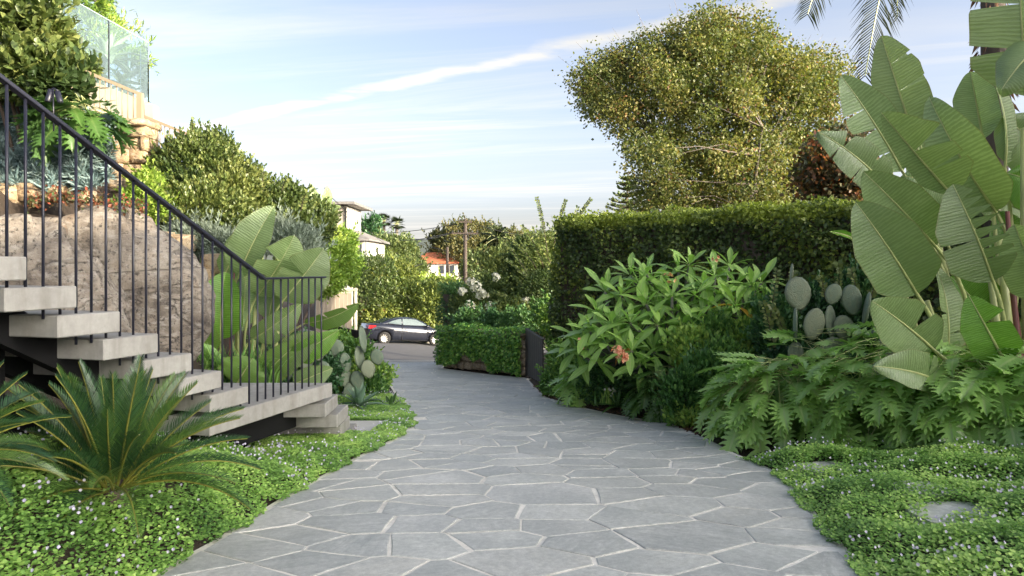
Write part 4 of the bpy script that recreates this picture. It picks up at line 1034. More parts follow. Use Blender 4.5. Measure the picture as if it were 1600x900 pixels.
def orient(loc, az, el, roll, s):
    return Matrix.Translation(loc) @ Matrix.Rotation(az - math.pi/2, 4, 'Z') @ Matrix.Rotation(el, 4, 'X') @ Matrix.Rotation(roll, 4, 'Y') @ Matrix.Scale(s, 4)

# frangipani
FL = [blade('leaf', 1, .29, 'frangipani_leaf', arch=a, fold=fo, pet=.07, shape=lambda t: (min(1, t/.62)**.75)*(min(1, (1-t)/.34)**.62)) for a, fo in ((.10,.3),(.25,.2),(.45,.15))]
FY = blade('leaf', 1, .30, 'yellow_leaf', arch=.5, fold=.4, pet=.06); FBR = blade('leaf', 1, .28, 'brown_leaf', arch=.6, fold=.7, pet=.06)
fr = thing('frangipani', 'spreading frangipani bush with whorls of long pointed leaves and a few orange pink flowers', 'shrub', (2.35, 10.6, gz(2.35, 10.6)))
ros = [(1010,423,10.6),(1050,458,10.1),(1077,408,10.8),(1117,427,10.6),(1173,441,10.5),(1150,473,10.0),(1083,503,9.9),(1027,503,9.9),(987,543,9.6),(917,540,10.3),(933,483,10.5),(955,500,10.1),(970,455,10.6),(1000,440,10.6),(1035,448,10.5),(922,513,10.3),(1060,420,10.9),(1107,477,10.2),(985,500,10.0),(1130,490,10.1),(948,532,10.0),(1190,436,10.9),(1010,470,10.2),(1100,445,10.4),(1140,410,11.0),(900,520,10.8),(1000,515,10.2),(1060,480,10.2),(965,520,10.1),(1040,500,10.3),(1150,440,10.6),(1085,455,10.3),(1020,545,9.9),(945,450,10.9),(985,425,11.0),(1030,475,10.4),(1065,505,10.0),(1125,460,10.4),(1165,465,10.5),(950,515,10.2),(900,545,10.6),(935,560,10.2),(1000,565,9.8),(1110,500,10.1),(1020,430,10.9)]
rr = random.Random(21)
extra_leaves = []; fb = MB(); trunk0 = Vector((2.35, 10.7, gz(2.35, 10.7) - .05)); nl = 0
hubs = [trunk0 + Vector((-.75,-.1,.65)), trunk0 + Vector((-.1,-.3,.9)), trunk0 + Vector((.55,-.1,.95)), trunk0 + Vector((.1,.2,1.1))]
for h in hubs: fb.tube([trunk0, trunk0.lerp(h, .5) + Vector((0,0,-.08)), h], [.06, .05, .04], 7)
for j, (px, py, Y) in enumerate(ros):
    c = at(px, py + 6, Y); h = min(hubs, key=lambda q: (q-c).length)
    m = h.lerp(c, .6) + Vector((0, 0, -.10)); fb.tube([h, m, c], [.035, .026, .019], 6)
    tilt = Vector((rr.uniform(-.3,.3), -.35 + rr.uniform(-.2,.2), 1)).normalized(); Q = Vector((0,0,1)).rotation_difference(tilt).to_matrix().to_4x4()
    for i in range(11):
        az = i*2.399 + j; el = R(66 - 84*(i/10)**.9 + rr.uniform(-8, 8)); s = .41*rr.uniform(.78, 1.12)*(.75 if i < 2 else 1)
        Mx = Matrix.Translation(c) @ Q @ orient(Vector((0,0,0)), az, el, rr.uniform(-.25,.25), s); me = FL[min(2, int(i/3.3 + rr.uniform(0,.8)))]
        if (j, i) in ((5, 7), (5, 8), (19, 8)): me = FY
        if (j, i) == (8, 8): me = FBR
        if nl >= 297 and me not in (FY, FBR):
            extra_leaves.append((me, Mx)); continue
        o = inst('leaf', me, fr, Mx); nl += 1
        if me is FY: o['label'] = 'yellowing leaf'
        if me is FBR: o['label'] = 'brown drying leaf'
fb.build('branch', M['frang_bark'], fr, True)
xb = MB(); xb.uv = []
for me, Mx in extra_leaves:
    u0 = {}
    for lp in me.loops: u0[lp.vertex_index] = tuple(me.uv_layers[0].data[lp.index].uv)
    xb.add([Mx @ v.co for v in me.vertices], [list(p.vertices) for p in me.polygons]); xb.uv += [u0.get(i, (.5,.5)) for i in range(len(me.vertices))]
xb.build('leaves', M['frangipani_leaf'], fr, True)['kind'] = 'stuff'
def flower_cluster(parent, px, py, Y, n, spread, size, mat, name='flower_cluster'):
    c = np.array(at(px, py, Y)); Pc = c + sph(n)*spread*RNG.random((n,1))**.4; P, D, N = [], [], []
    for q in Pc:
        nn = nrmz((q - c) + np.array([0,-.04,.02]) + RNG.normal(0,.02,3)); a = nrmz(np.cross(nn, [.3,.2,.9])); b_ = np.cross(nn, a)
        for k in range(5):
            t = k*1.2566; d = a*math.cos(t) + b_*math.sin(t); P.append(q); D.append(d + nn*.35); N.append(nn)
    return cloud(name, M[mat], P, D, N, size, 'petal', parent, kind='stuff')
flower_cluster(fr, 966, 549, 9.35, 12, .09, .04, 'pink_flower'); flower_cluster(fr, 972, 557, 9.3, 8, .07, .04, 'pink_flower')
flower_cluster(fr, 1046, 432, 10.2, 9, .10, .035, 'pink_flower'); flower_cluster(fr, 908, 537, 10.1, 7, .08, .03, 'pink_flower'); flower_cluster(fr, 1118, 405, 10.5, 5, .06, .03, 'pink_flower')

# lobed philodendrons
def lobed_mesh(seed, L=1.0, nl=7, droop=.35):
    """one blade cut half way to the midrib into forward pointing fingers, on its own stalk"""
    rr = random.Random(seed); v, uv, f = [], [], []
    def sp(t): return Vector((0, L*t, -droop*L*t*t))
    def put(p, q): v.append(tuple(p)); uv.append(q); return len(v)-1
    ts = [max(0, -.02 + .90*k/nl) for k in range(nl+1)]
    spine = [put(sp(t), (.5, t)) for t in ts] + [put(sp(1.0), (.5, 1))]
    ext = lambda t: L*(.40*math.sin(math.pi*(.20 + .66*t))**.8 + .03)
    for s in (-1, 1):
        ang = [1.95 - 1.55*((k+.5)/nl) for k in range(nl)]
        def off(t, a, r, drop=.30): return sp(t) + Vector((s*math.sin(a)*r, math.cos(a)*r, .10*r - drop*r*r/L))
        sin_ = []
        for k in range(nl+1):
            a = ang[min(nl-1, max(0, k - (1 if k == nl else 0)))] if k in (0, nl) else (ang[k-1]+ang[k])/2
            t = ts[k]; r = ext(t)*(.40 if 0 < k < nl else .28); sin_.append(put(off(t + .03, a, r), (.5 + s*.16, t + .02)))
        for k in range(nl):
            t = (ts[k]+ts[k+1])/2; r = ext(t)*rr.uniform(.92, 1.1); a = ang[k] + rr.uniform(-.06, .06); d = Vector((s*math.sin(a), math.cos(a), 0)); n = Vector((-d.y, d.x, 0))*s
            w = L*.052*(1 - .25*t)*rr.uniform(.9, 1.1); bend = Vector((0, L*.03, 0))
            q = [off(t, a, r*.72) - n*w*.95, off(t, a, r*.72) + n*w*.95 + bend*.4, off(t, a, r*.92) - n*w*.55 + bend*.6, off(t, a, r*.92) + n*w*.60 + bend, off(t, a, r*1.06) + bend*1.4]
            A, B_, C_, D_, T_ = [put(p, (.5 + s*(.28 + .04*i), t)) for i, p in enumerate(q)]
            qs = [(spine[k], spine[k+1], sin_[k+1], sin_[k]), (sin_[k], sin_[k+1], A, B_), (B_, A, C_, D_), (D_, C_, T_)]
            dn = (Vector(v[sin_[k+1]]) - Vector(v[sin_[k]])).dot(n); 
            if dn > 0: qs[1:] = [(sin_[k], sin_[k+1], B_, A), (A, B_, D_, C_), (C_, D_, T_)]
            f += [w_ if s < 0 else w_[::-1] for w_ in qs]
        f.append((spine[nl], spine[nl+1], sin_[nl]) if s < 0 else (sin_[nl], spine[nl+1], spine[nl]))
    B = MB(); B.v = v; B.f = [list(q) for q in f]; B.m = [0]*len(f); B.uv = uv
    n0 = len(B.v); B.tube([(0,-1.0,.10),(0,-.5,.06),(0,0,0)], [.012,.011,.009], 4, 1, cap=False); B.uv += [(.5,.5)]*(len(B.v)-n0)
    me = bpy.data.meshes.new('leaf'); me.from_pydata(B.v, [], B.f); me.polygons.foreach_set('material_index', B.m)
    l = me.uv_layers.new(name='UVMap')
    for lp in me.loops: l.data[lp.index].uv = B.uv[lp.vertex_index]
    me.materials.append(M['lobed_leaf']); me.materials.append(M['petiole']); me.polygons.foreach_set('use_smooth', [True]*len(B.f)); me.update(); return me
XD = None
XL = [lobed_mesh(i, droop=d) for i, d in enumerate((.15, .30, .45, .6))]
XD = [m.copy() for m in XL]
for m in XD: m.materials[0] = M['dark_lobed_leaf']
def xanadu(label, c, rad, h, n, L, seed, group, front=True, lv=None):
    """leaves on arching stalks over a dome: outer ones hang"""
    rr = random.Random(seed); c = Vector(c); t = thing('philodendron', label, 'philodendron', c, group)
    for i in range(n):
        az = rr.uniform(0, 2*math.pi)
        if front and math.sin(az) > .45 and rr.random() < .65: az = -az
        q = rr.random()**.62; el = max(0.02, (1 - q)*1.42 - .06)
        p = c + Vector((math.cos(az)*rad*math.cos(el)**.8*rr.uniform(.8,1.1), math.sin(az)*rad*math.cos(el)**.8*rr.uniform(.8,1.1), (.06 + .10*rr.random()) + h*math.sin(el)**.75*rr.uniform(.82,1.08)))
        pitch = R(-52 + 68*math.sin(el) + rr.uniform(-14, 14)); s = L*rr.uniform(.72, 1.15)
        inst('leaf', (lv or XL)[rr.randrange(4)], t, orient(p, az + rr.uniform(-.55,.55), pitch, rr.uniform(-.45,.45), s))
    return t
XG = 'lobed leaf philodendrons along the right bed'
spots = [((2.85,7.75),.62,.72,64,.36,'philodendron clump with finger lobed leaves spilling onto the paving at its left end'),
         ((3.55,7.15),.66,.80,70,.37,'finger lobed philodendron clump below the narrow cactus pads, in the front row'),
         ((4.15,6.65),.62,.72,66,.37,'finger lobed philodendron clump under the lowest drooping big paddle leaf'),
         ((4.75,6.35),.66,.72,64,.37,'finger lobed philodendron at the foot of the giant pale stems, at the right edge'),
         ((3.35,7.95),.6,.95,46,.36,'finger lobed philodendron behind the front row at the foot of the grey green cactus'),
         ((4.1,7.55),.6,.90,46,.36,'finger lobed philodendron behind the front row beneath the pair of largest paddle leaves'),
         ((2.75,8.35),.5,.72,40,.33,'finger lobed philodendron behind the leftmost spilling clump, beside the loose olive shrub'),
         ((5.3,5.95),.6,.62,46,.36,'philodendron clump just past the right edge with only its finger lobed tips showing')]
for i, ((x, y), r_, h, n, L, lab) in enumerate(spots): xanadu(lab, (x, y, gz(x, y)), r_, h, int(n*1.9), L*.84, 40+i, XG)
xanadu('dark finger lobed philodendron mound at the paving edge below the orange frangipani flowers', (1.98, 9.75, gz(1.98, 9.75)), .36, .55, 70, .24, 61, None, lv=XD)
xanadu('small finger lobed philodendron by the paving under the left side of the frangipani', (1.15, 11.35, gz(1.15, 11.35)), .34, .42, 40, .28, 62, None)
c = at(104, 200, 8.4); xanadu('large philodendron with finger lobed leaves hanging over the blue chalk sticks', c + Vector((0,.2,-.1)), .36, .30, 58, .32, 63, None, lv=XD)

# ------------------------------------------------------------------ rosettes, tufts
def rosette(name, label, cat, loc, n, L, W_, mat, lo=15, hi=80, arch=.2, fold=.5, seed=0, group=None):
    rr = random.Random(seed); t = thing(name, label, cat, loc, group); loc = Vector(loc)
    me = [blade('leaf', 1, W_, mat, arch=a, fold=fold, shape=lambda q: (.55 + .45*min(1, q/.4))*min(1, (1-q)/.45)**.7) for a in (arch*.3, arch, arch*1.8)]
    for i in range(n):
        q = i/(n-1); inst('leaf', me[min(2, int(q*3))], t, orient(loc + Vector((0,0,.03)), i*2.399 + seed, R(hi - (hi-lo)*q + rr.uniform(-6,6)), rr.uniform(-.1,.1), L*rr.uniform(.82,1.08)*(.8 + .2*q)))
    return t
rosette('agave', 'blue green agave rosette under the prickly pear at the end of the steps', 'agave', at(562,640,10.6), 18, .46, .24, 'agave_leaf', seed=2)
rosette('bromeliad', 'glossy green bromeliad rosette leaning over the paving edge beside the agave', 'bromeliad', at(610,645,10.9), 16, .36, .22, 'bromeliad_leaf', lo=0, hi=65, arch=.5, seed=5)
rosette('agave', 'pale soft leaved agave behind the glass screen on the high terrace', 'agave', at(168,95,15.4), 20, .85, .26, 'agave_pale_leaf', lo=-10, hi=80, arch=.3, seed=7)
rosette('agave', 'lower pale agave rosette behind the right glass pane on the high terrace', 'agave', at(190,135,15.2), 15, .62, .26, 'agave_pale_leaf', lo=-30, hi=60, arch=.3, seed=8)
rosette('bromeliad', 'small strappy rosette with one brown leaf below the frangipani at the paving edge', 'bromeliad', at(965,640,10.2), 12, .34, .16, 'bromeliad_leaf', lo=10, hi=75, seed=9)

def tuft(name, label, cat, bases, n, L, W_, mat, seed=0, lean=.5, parent=None, kind='stuff'):
    rr = np.random.default_rng(seed); t = parent or thing(name, label, cat, bases[0]); v, f, tint = [], [], []
    for i in range(n):
        b = Vector(bases[i % len(bases)]) + Vector((rr.normal(0,.06), rr.normal(0,.06), 0)); az = rr.uniform(0, 6.283); l = L*rr.uniform(.65,1.15); ln_ = lean*rr.uniform(.3,1.5)
        d = Vector((math.cos(az), math.sin(az), 0)); s = Vector((-d.y, d.x, 0))*W_*.5; o = len(v); x = rr.random()
        for k in range(6):
            q = k/5; p = b + d*(l*ln_*q**1.5) + Vector((0,0,l*(q - ln_*.75*q**2.4))); w = s*(1 - q**2.2*.96); v += [tuple(p - w), tuple(p + w)]
        for k in range(5): f.append((o+2*k, o+2*k+1, o+2*k+3, o+2*k+2)); tint.append(x)
    me = bpy.data.meshes.new('leaves'); l0 = t.location; me.from_pydata([(a-l0.x, b-l0.y, c-l0.z) for a, b, c in v], [], f)
    a = me.attributes.new('tint', 'FLOAT', 'FACE'); a.data.foreach_set('value', tint); me.update()
    o = finish('leaves', me, M[mat], t, True); o['kind'] = kind; return t
B_ = [at(285 + 12*i, 500 + (i % 3)*14, 10.4 + .1*(i % 4)) for i in range(7)]
tuft('strap_leaf_plant', 'arching grassy strap leaved plants on the bank between the boulder and the paddle leaves', 'plant', B_, 420, 1.05, .035, 'strap_leaf', 3)
B_ = [at(290 + 14*i, 600, 9.3) for i in range(10)]
tuft('strap_leaf_plant', 'low dark strap leaves at the foot of the paddle leaved plant behind the landing', 'plant', B_, 300, .6, .03, 'strap_leaf', 4)
B_ = [at(330 + 10*i, 470 + (i % 2)*10, 10.9) for i in range(4)]
tuft('strap_leaf_plant', 'tuft of strap leaves below the sunlit stone blocks behind the sloping handrail', 'plant', B_, 150, .8, .03, 'strap_leaf', 5)

# blue chalk sticks and red succulents
def patch(name, label, cat, fn, n, size, mat, tmpl, dirv, rnd, seed=0, part='leaves'):
    P = fn(n); t = thing(name, label, cat, Vector(P.mean(0)))
    D = np.array(dirv)[None] + sph(n)*rnd; cloud(part, M[mat], P, D, sph(n)*.6 + np.array([0,-.7,.5]), size*RNG.uniform(.6,1.2,n), tmpl, t, kind='stuff'); return t
def chalk(n):
    x = RNG.uniform(-40, 172, n); q = RNG.random(n); top = 150 + np.clip((x-60)*.45, 0, 80) + 8*np.sin(x*.13); bot = 294 + 4*np.sin(x*.2) - np.clip(x-150,0,50)*.9
    y = top + (bot-top)*q; Y = 8.55 + .9*(1-q) + .16*np.sin(x*.11+q*9)*np.sin(q*14) + RNG.uniform(0,.22,n)
    return np.stack([(x-CX)/FPX*Y, Y, CAMZ + (HZ-y)/FPX*Y], 1)
patch('chalk_sticks', 'trailing mound of blue grey chalk sticks above the boulder', 'succulent', chalk, 20000, .15, 'chalk_leaf', 'needle', (.05,-.5,.35), .62, part='stalks')
def reds(n):
    x = RNG.uniform(40, 232, n); y = 308 + np.clip((x-100), 0, 200)*.14 + RNG.normal(0, 7, n) + np.where(x < 70, 8, 0); Y = 8.35 + RNG.uniform(-.1, .15, n) - np.clip(y-312, -10, 30)*.006
    return np.stack([(x-CX)/FPX*Y, Y, CAMZ + (HZ-y)/FPX*Y], 1)
patch('red_succulent', 'sprawling red tipped succulents on the ledge between boulder and blue chalk sticks', 'succulent', reds, 650, .05, 'red_succulent', 'oval', (0,-.3,.5), .7)

# ------------------------------------------------------------------ flowering ground cover
def violets(name, label, inside, n, zf, flowers, box, parent=None):
    P = np.stack([RNG.uniform(box[0], box[1], n*6), RNG.uniform(box[2], box[3], n*6)], 1); P = P[inside(P[:,0], P[:,1])][:n]; m = len(P)
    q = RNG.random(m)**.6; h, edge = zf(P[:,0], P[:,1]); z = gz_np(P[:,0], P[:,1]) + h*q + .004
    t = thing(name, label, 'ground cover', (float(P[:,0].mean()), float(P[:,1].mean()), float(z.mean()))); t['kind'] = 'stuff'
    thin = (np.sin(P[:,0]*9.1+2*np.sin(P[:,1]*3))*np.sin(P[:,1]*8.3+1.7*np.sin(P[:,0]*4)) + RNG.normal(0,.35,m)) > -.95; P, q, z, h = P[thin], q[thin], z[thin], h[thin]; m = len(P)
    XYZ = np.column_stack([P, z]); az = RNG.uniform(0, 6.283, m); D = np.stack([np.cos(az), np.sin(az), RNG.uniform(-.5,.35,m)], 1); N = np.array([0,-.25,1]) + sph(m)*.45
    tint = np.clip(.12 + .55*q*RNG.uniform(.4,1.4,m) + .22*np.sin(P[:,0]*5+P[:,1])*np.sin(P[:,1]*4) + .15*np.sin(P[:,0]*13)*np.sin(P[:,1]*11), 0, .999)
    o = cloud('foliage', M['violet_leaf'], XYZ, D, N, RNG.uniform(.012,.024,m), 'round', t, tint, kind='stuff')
    F = flowers; f = np.stack([RNG.uniform(box[0], box[1], F*6), RNG.uniform(box[2], box[3], F*6)], 1); f = f[inside(f[:,0], f[:,1])]
    keep = (np.sin(f[:,0]*3.1+1)*np.sin(f[:,1]*2.3) + RNG.normal(0,.6,len(f))) > -.1; f = f[keep][:F]; h, edge = zf(f[:,0], f[:,1]); z = gz_np(f[:,0], f[:,1]) + h + RNG.uniform(.005,.05,len(f))
    PP, DD, NN = [], [], []
    for x, y, zz in zip(f[:,0], f[:,1], z):
        nn = nrmz(np.array([RNG.normal(0,.4), -.8+RNG.normal(0,.3), .45])); a = nrmz(np.cross(nn, [0,0,1.])); b_ = np.cross(nn, a)
        for k in range(4):
            w = k*1.571 + .4; PP.append((x,y,zz)); DD.append(a*math.cos(w)+b_*math.sin(w)+nn*.2); NN.append(nn)
    cloud('flowers', M['violet_flower'], PP, DD, NN, .0095, 'petal', t, kind='stuff'); return t
def left_in(x, y):
    xe = edgeL(y) + .015 + .03*np.sin(y*7) + .02*np.sin(y*19+1); xs = np.interp(y, [1.8, 3, 4.2, 5.2, 6.2, 7.2, 8.2, 8.35, 9.34, 9.38, 10.61, 11.4, 12.2], [-4.2, -3.9, -3.0, -2.9, -2.75, -2.6, -2.0, -1.60, -1.56, -2.9, -2.9, -2.9, -2.4])
    return (x < xe) & (x > xs)
def left_h(x, y):
    d = edgeL(y) + .04 - x; return (.03 + .10*sst(d, 0, .25)*(1 - .45*sst(y, 5.5, 7))) * (.75 + .3*np.sin(x*6)*np.sin(y*5) + .15*np.sin(y*11+x*3)), d
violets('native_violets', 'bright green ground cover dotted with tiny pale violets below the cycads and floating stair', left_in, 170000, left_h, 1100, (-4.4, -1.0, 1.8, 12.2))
RSTEP = [(2.62,6.15,.24,.13,.2),(2.92,5.15,.22,.11,-.1),(2.72,4.55,.30,.13,.35),(3.42,4.5,.30,.10,.1),(4.15,5.1,.3,.10,.2),(3.65,4.0,.3,.1,.1)]
def right_in(x, y):
    xe = edgeR(y) - .025 + .03*np.sin(y*8) + .02*np.sin(y*17)
    ok = (x > xe) & (x < edgeR(y) + 3.2) & (y < 6.9 - .30*np.clip(x - 2.6, 0, 3))
    for cx_, cy_, a, b_, r in RSTEP:
        dx, dy = x - cx_, y - cy_; ok &= ~(((dx*math.cos(r)+dy*math.sin(r))/a)**2 + ((dy*math.cos(r)-dx*math.sin(r))/(b_*1.3))**2 < .55 + .25*np.sin(x*23)*np.sin(y*19))
    return ok
def right_h(x, y):
    d = x - edgeR(y) + .04; return (.03 + .12*sst(d, 0, .3)) * (.72 + .42*np.sin(x*4.1+.5)*np.sin(y*4.7) + .18*np.sin(y*10+x*5)), d
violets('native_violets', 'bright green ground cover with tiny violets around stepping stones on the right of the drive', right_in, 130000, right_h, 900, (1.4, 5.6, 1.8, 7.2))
for i, (x, y, a, b_, r) in enumerate(RSTEP[:5]):
    p = []
    for k in range(14):
        t_ = k/14*6.283; w = 1 + .10*math.sin(3*t_+i) + random.uniform(-.05,.05); dx, dy = a*w*math.cos(t_), b_*1.5*w*math.sin(t_)
        X_, Y_ = x+dx*math.cos(r)-dy*math.sin(r), y+dx*math.sin(r)+dy*math.cos(r); p.append((X_, Y_, gz(x, y) + .03))
    b = MB(); b.prism(p, .1)
    lab = ['flat grey stepping stone farthest back in the violets, nearest the philodendrons', 'flat grey stepping stone in the violets, second from the philodendrons along the drive edge', 'long grey stepping stone in the violets nearest the front of the paving edge', 'grey stepping stone in the violets right of the front one, near the bottom edge', 'grey stepping stone almost buried in violets by the right picture edge'][i]
    tag(b.build('stepping_stone', M['stone']), lab, 'stepping stone', 'stepping stones in the violets')
# leaf litter along the shaded bed edges
n = 900; y = RNG.uniform(8.2, 14.5, n); x = edgeR(y) + np.abs(RNG.normal(.08, .10, n)); P = np.column_stack([x, y, gz_np(x, y) + .012])
tag(cloud('leaf_litter', M['leaf_litter'], P, sph(n)*np.array([1,1,.15]), np.array([0,0,1]) + sph(n)*.3, RNG.uniform(.03,.07,n), 'leaf'), 'fallen brown leaves on the soil edge under the right hand shrubs', 'leaf litter', kind='stuff')
# ------------------------------------------------------------------ hedges
def box_hedge(name, label, path, width, ztop, n, size, mat, tmpl='broad', topjit=.10, group=None, flowers=0, zb=None):
    """a clipped hedge along a path: leafy shell over a dark twiggy core"""
    c = Vector((*path[0], gz(*path[0]))); t = thing(name, label, 'hedge', c, group)
    seg = [(Vector((*a, 0)), Vector((*b, 0))) for a, b in zip(path[:-1], path[1:])]; Ls = np.array([(q-p).length for p, q in seg]); Ltot = Ls.sum()
    zmean = ztop - gz(*path[0]); faces = [('f', Ltot*zmean), ('b', Ltot*zmean*.25), ('t', Ltot*width*1.3), ('e0', width*zmean), ('e1', width*zmean)]
    tot = sum(a for _, a in faces); P, D = [], []
    cum = np.concatenate([[0], np.cumsum(Ls)])
    def pos(s):
        i = np.clip(np.searchsorted(cum, s, 'right')-1, 0, len(seg)-1); A = np.array([seg[k][0] for k in range(len(seg))]); B = np.array([seg[k][1] for k in range(len(seg))])
        d = nrmz(B-A); p = A[i] + d[i]*(s-cum[i])[:,None]; nn = np.stack([-d[i][:,1], d[i][:,0], 0*s], 1); return p, d[i], nn
    for key, a in faces:
        m = int(n*a/tot)
        s = RNG.uniform(0, Ltot, m); w = RNG.uniform(-.5, .5, m)*width; h = RNG.random(m)
        if key == 'f': w[:] = width/2
        if key == 'b': w[:] = -width/2
        if key == 'e0': s[:] = 0
        if key == 'e1': s[:] = Ltot
        p, d, nn = pos(s); nn = nn*hs
        bump = .07*np.sin(s*3.1+h*5)+.05*np.sin(s*7.7+h*11+1)+ .04*np.sin(h*19+s*2)
        inn = np.abs(RNG.normal(0,.06,m))
        q = p + nn*w[:,None]; zg = gz_np(q[:,0], q[:,1]); zz = zg + (ztop + .05*np.sin(s*1.7) - zg)*h; out = nn*1.0
        if key == 'b': out = -nn
        if key == 't': zz = ztop + .05*np.sin(s*1.7) + bump*.6 + RNG.normal(0, topjit*.5, m) - inn; out = np.tile([0,0,1.], (m,1))
        elif key in ('e0','e1'): out = d*(-1 if key == 'e0' else 1); q = q + out*(bump-inn)[:,None]
        else: q = q + out*(bump-inn)[:,None]
        q[:,2] = zz; P.append(q); D.append(out)
    m = int(n*.10); s = RNG.uniform(0, Ltot, m); p, d, nn = pos(s); q = p + nn*hs*(RNG.uniform(-.52, .5, m)*width)[:,None]      # upright shoots
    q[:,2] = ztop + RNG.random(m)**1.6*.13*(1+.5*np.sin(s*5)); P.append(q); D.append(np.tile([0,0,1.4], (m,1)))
    P = np.concatenate(P); D = np.concatenate(D); m = len(P)
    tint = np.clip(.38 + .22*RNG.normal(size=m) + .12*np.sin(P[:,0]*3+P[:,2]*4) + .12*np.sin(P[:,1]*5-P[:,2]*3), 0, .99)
    tint = np.where(P[:,2] > ztop-.14, np.clip(tint+.55, 0, .99), tint)      # sunlit golden strip put into the leaf colour along the top
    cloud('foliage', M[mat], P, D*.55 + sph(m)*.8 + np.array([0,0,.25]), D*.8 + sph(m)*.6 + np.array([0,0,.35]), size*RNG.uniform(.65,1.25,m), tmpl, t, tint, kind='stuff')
    b = MB()
    for p, q in seg:
        d = (q-p).normalized(); s = Vector((-d.y, d.x, 0))*(width/2-.16); z0, z1 = gz(p.x,p.y)-.1, ztop-.16
        e = d*.12; b.add([p+s+e+Vector((0,0,z0)), p-s+e+Vector((0,0,z0)), q-s-e+Vector((0,0,z0)), q+s-e+Vector((0,0,z0)), p+s+e+Vector((0,0,z1)), p-s+e+Vector((0,0,z1)), q-s-e+Vector((0,0,z1)), q+s-e+Vector((0,0,z1))], [(0,1,2,3),(7,6,5,4),(0,4,5,1),(1,5,6,2),(2,6,7,3),(3,7,4,0)])
    b.build('twigs', M['bark'], t)
    return t
hs = -1.0
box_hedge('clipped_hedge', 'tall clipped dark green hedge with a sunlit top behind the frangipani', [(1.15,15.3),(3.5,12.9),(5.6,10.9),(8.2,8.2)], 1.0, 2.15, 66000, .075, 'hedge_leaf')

# ------------------------------------------------------------------ trees
def limb_tree(name, label, cat, base, crown, nleaf, lsize, mat, bark='bark', trunk_r=.18, tmpl='leaf', nlimb=9, twig=60, seed=0, group=None, clump=.55, nclump=60, droop=0.0, fill=.85, bare=0, shape=None, lean=None, pts=None):
    """trunk, limbs and twigs reaching leaf clumps spread through an ellipsoid crown, gaps between the clumps"""
    rr = random.Random(seed); base = Vector(base); t = thing(name, label, cat, base, group); (cc, cr) = crown; cc = Vector(cc); cl = []
    for q in (pts or []):
        s = clump*rr.uniform(.6, 1.35); cl.append((q, (s, s, s*.8)))
    for i in range(0 if pts else nclump):
        d = Vector((rr.gauss(0,1), rr.gauss(0,1), rr.gauss(0,1))).normalized(); r = rr.random()**(.45)*fill
        p = cc + Vector((d.x*cr[0]*r, d.y*cr[1]*r, d.z*cr[2]*r))
        if shape and not shape(p): continue
        s = clump*rr.uniform(.6, 1.35); cl.append((p, (s, s, s*.8)))
    b = MB(); fork = base.lerp(cc, .45); fork.x = base.x*.6 + cc.x*.4; b.tube([base - Vector((0,0,.2)), base.lerp(fork,.5) + Vector((.04,0,0)), fork], [trunk_r*1.25, trunk_r, trunk_r*.8], 9)
    mains = []
    for k in range(nlimb):
        d = Vector((rr.gauss(0,1), rr.gauss(0,1), rr.gauss(.5,.7))).normalized(); e = cc + Vector((d.x*cr[0]*.6, d.y*cr[1]*.6, d.z*cr[2]*.6)); m = fork.lerp(e, .5) + Vector((rr.uniform(-.2,.2), rr.uniform(-.2,.2), rr.uniform(0,.3)))*cr[2]*.3
        b.tube([fork, fork.lerp(m,.5)+Vector((0,0,.1)), m, m.lerp(e,.5)+Vector((0,0,.06)), e], [trunk_r*.5, trunk_r*.4, trunk_r*.28, trunk_r*.18, trunk_r*.08], 6); mains += [(m, trunk_r*.3), (e, trunk_r*.15), (fork.lerp(m,.6), trunk_r*.4), (m.lerp(e,.5), trunk_r*.22)]
    for (p, s) in cl[:twig]:
        q, r_ = min(mains, key=lambda a: (a[0]-p).length + max(0, a[0].z-p.z)*.8); m = q.lerp(p, .5) + Vector((rr.uniform(-.16,.16), rr.uniform(-.16,.16), rr.uniform(-.02,.16)))*(p-q).length
        b.tube([q, m, p + (p-q)*.08], [min(r_, trunk_r*.12), trunk_r*.06, trunk_r*.02], 4, cap=False)
    for k in range(bare):                                   # leafless twig ends standing out of the top
        p, s = cl[rr.randrange(len(cl))]; d = (p - cc); d = Vector((d.x/cr[0], d.y/cr[1], d.z/cr[2]));
        if d.length < .55: continue
        o = p + Vector((d.x, d.y, abs(d.z)+.3)).normalized()*rr.uniform(.7,1.5)*clump*1.7; b.tube([p, o], [trunk_r*.035, trunk_r*.012], 3, cap=False)
    b.build('trunk', M[bark], t, True)
    P, D, I = blobs(cl, nleaf, .30, inside=.35); P = P + D*(RNG.random((len(P),1))**5*clump*.9); m = len(P); off = RNG.normal(0,.13,len(cl)); 
    L = nrmz(D*.5 + sph(m)*.9 + np.array([0,0,-droop])); N = nrmz(sph(m)*.8 + D*.4 + np.array([0,0,.5]))
    cloud('crown', M[mat], P, L, N, lsize*RNG.uniform(.6,1.3,m), tmpl, t, np.clip(RNG.normal(.48,.22,m)+off[I], 0, .999), kind='stuff')
    return t
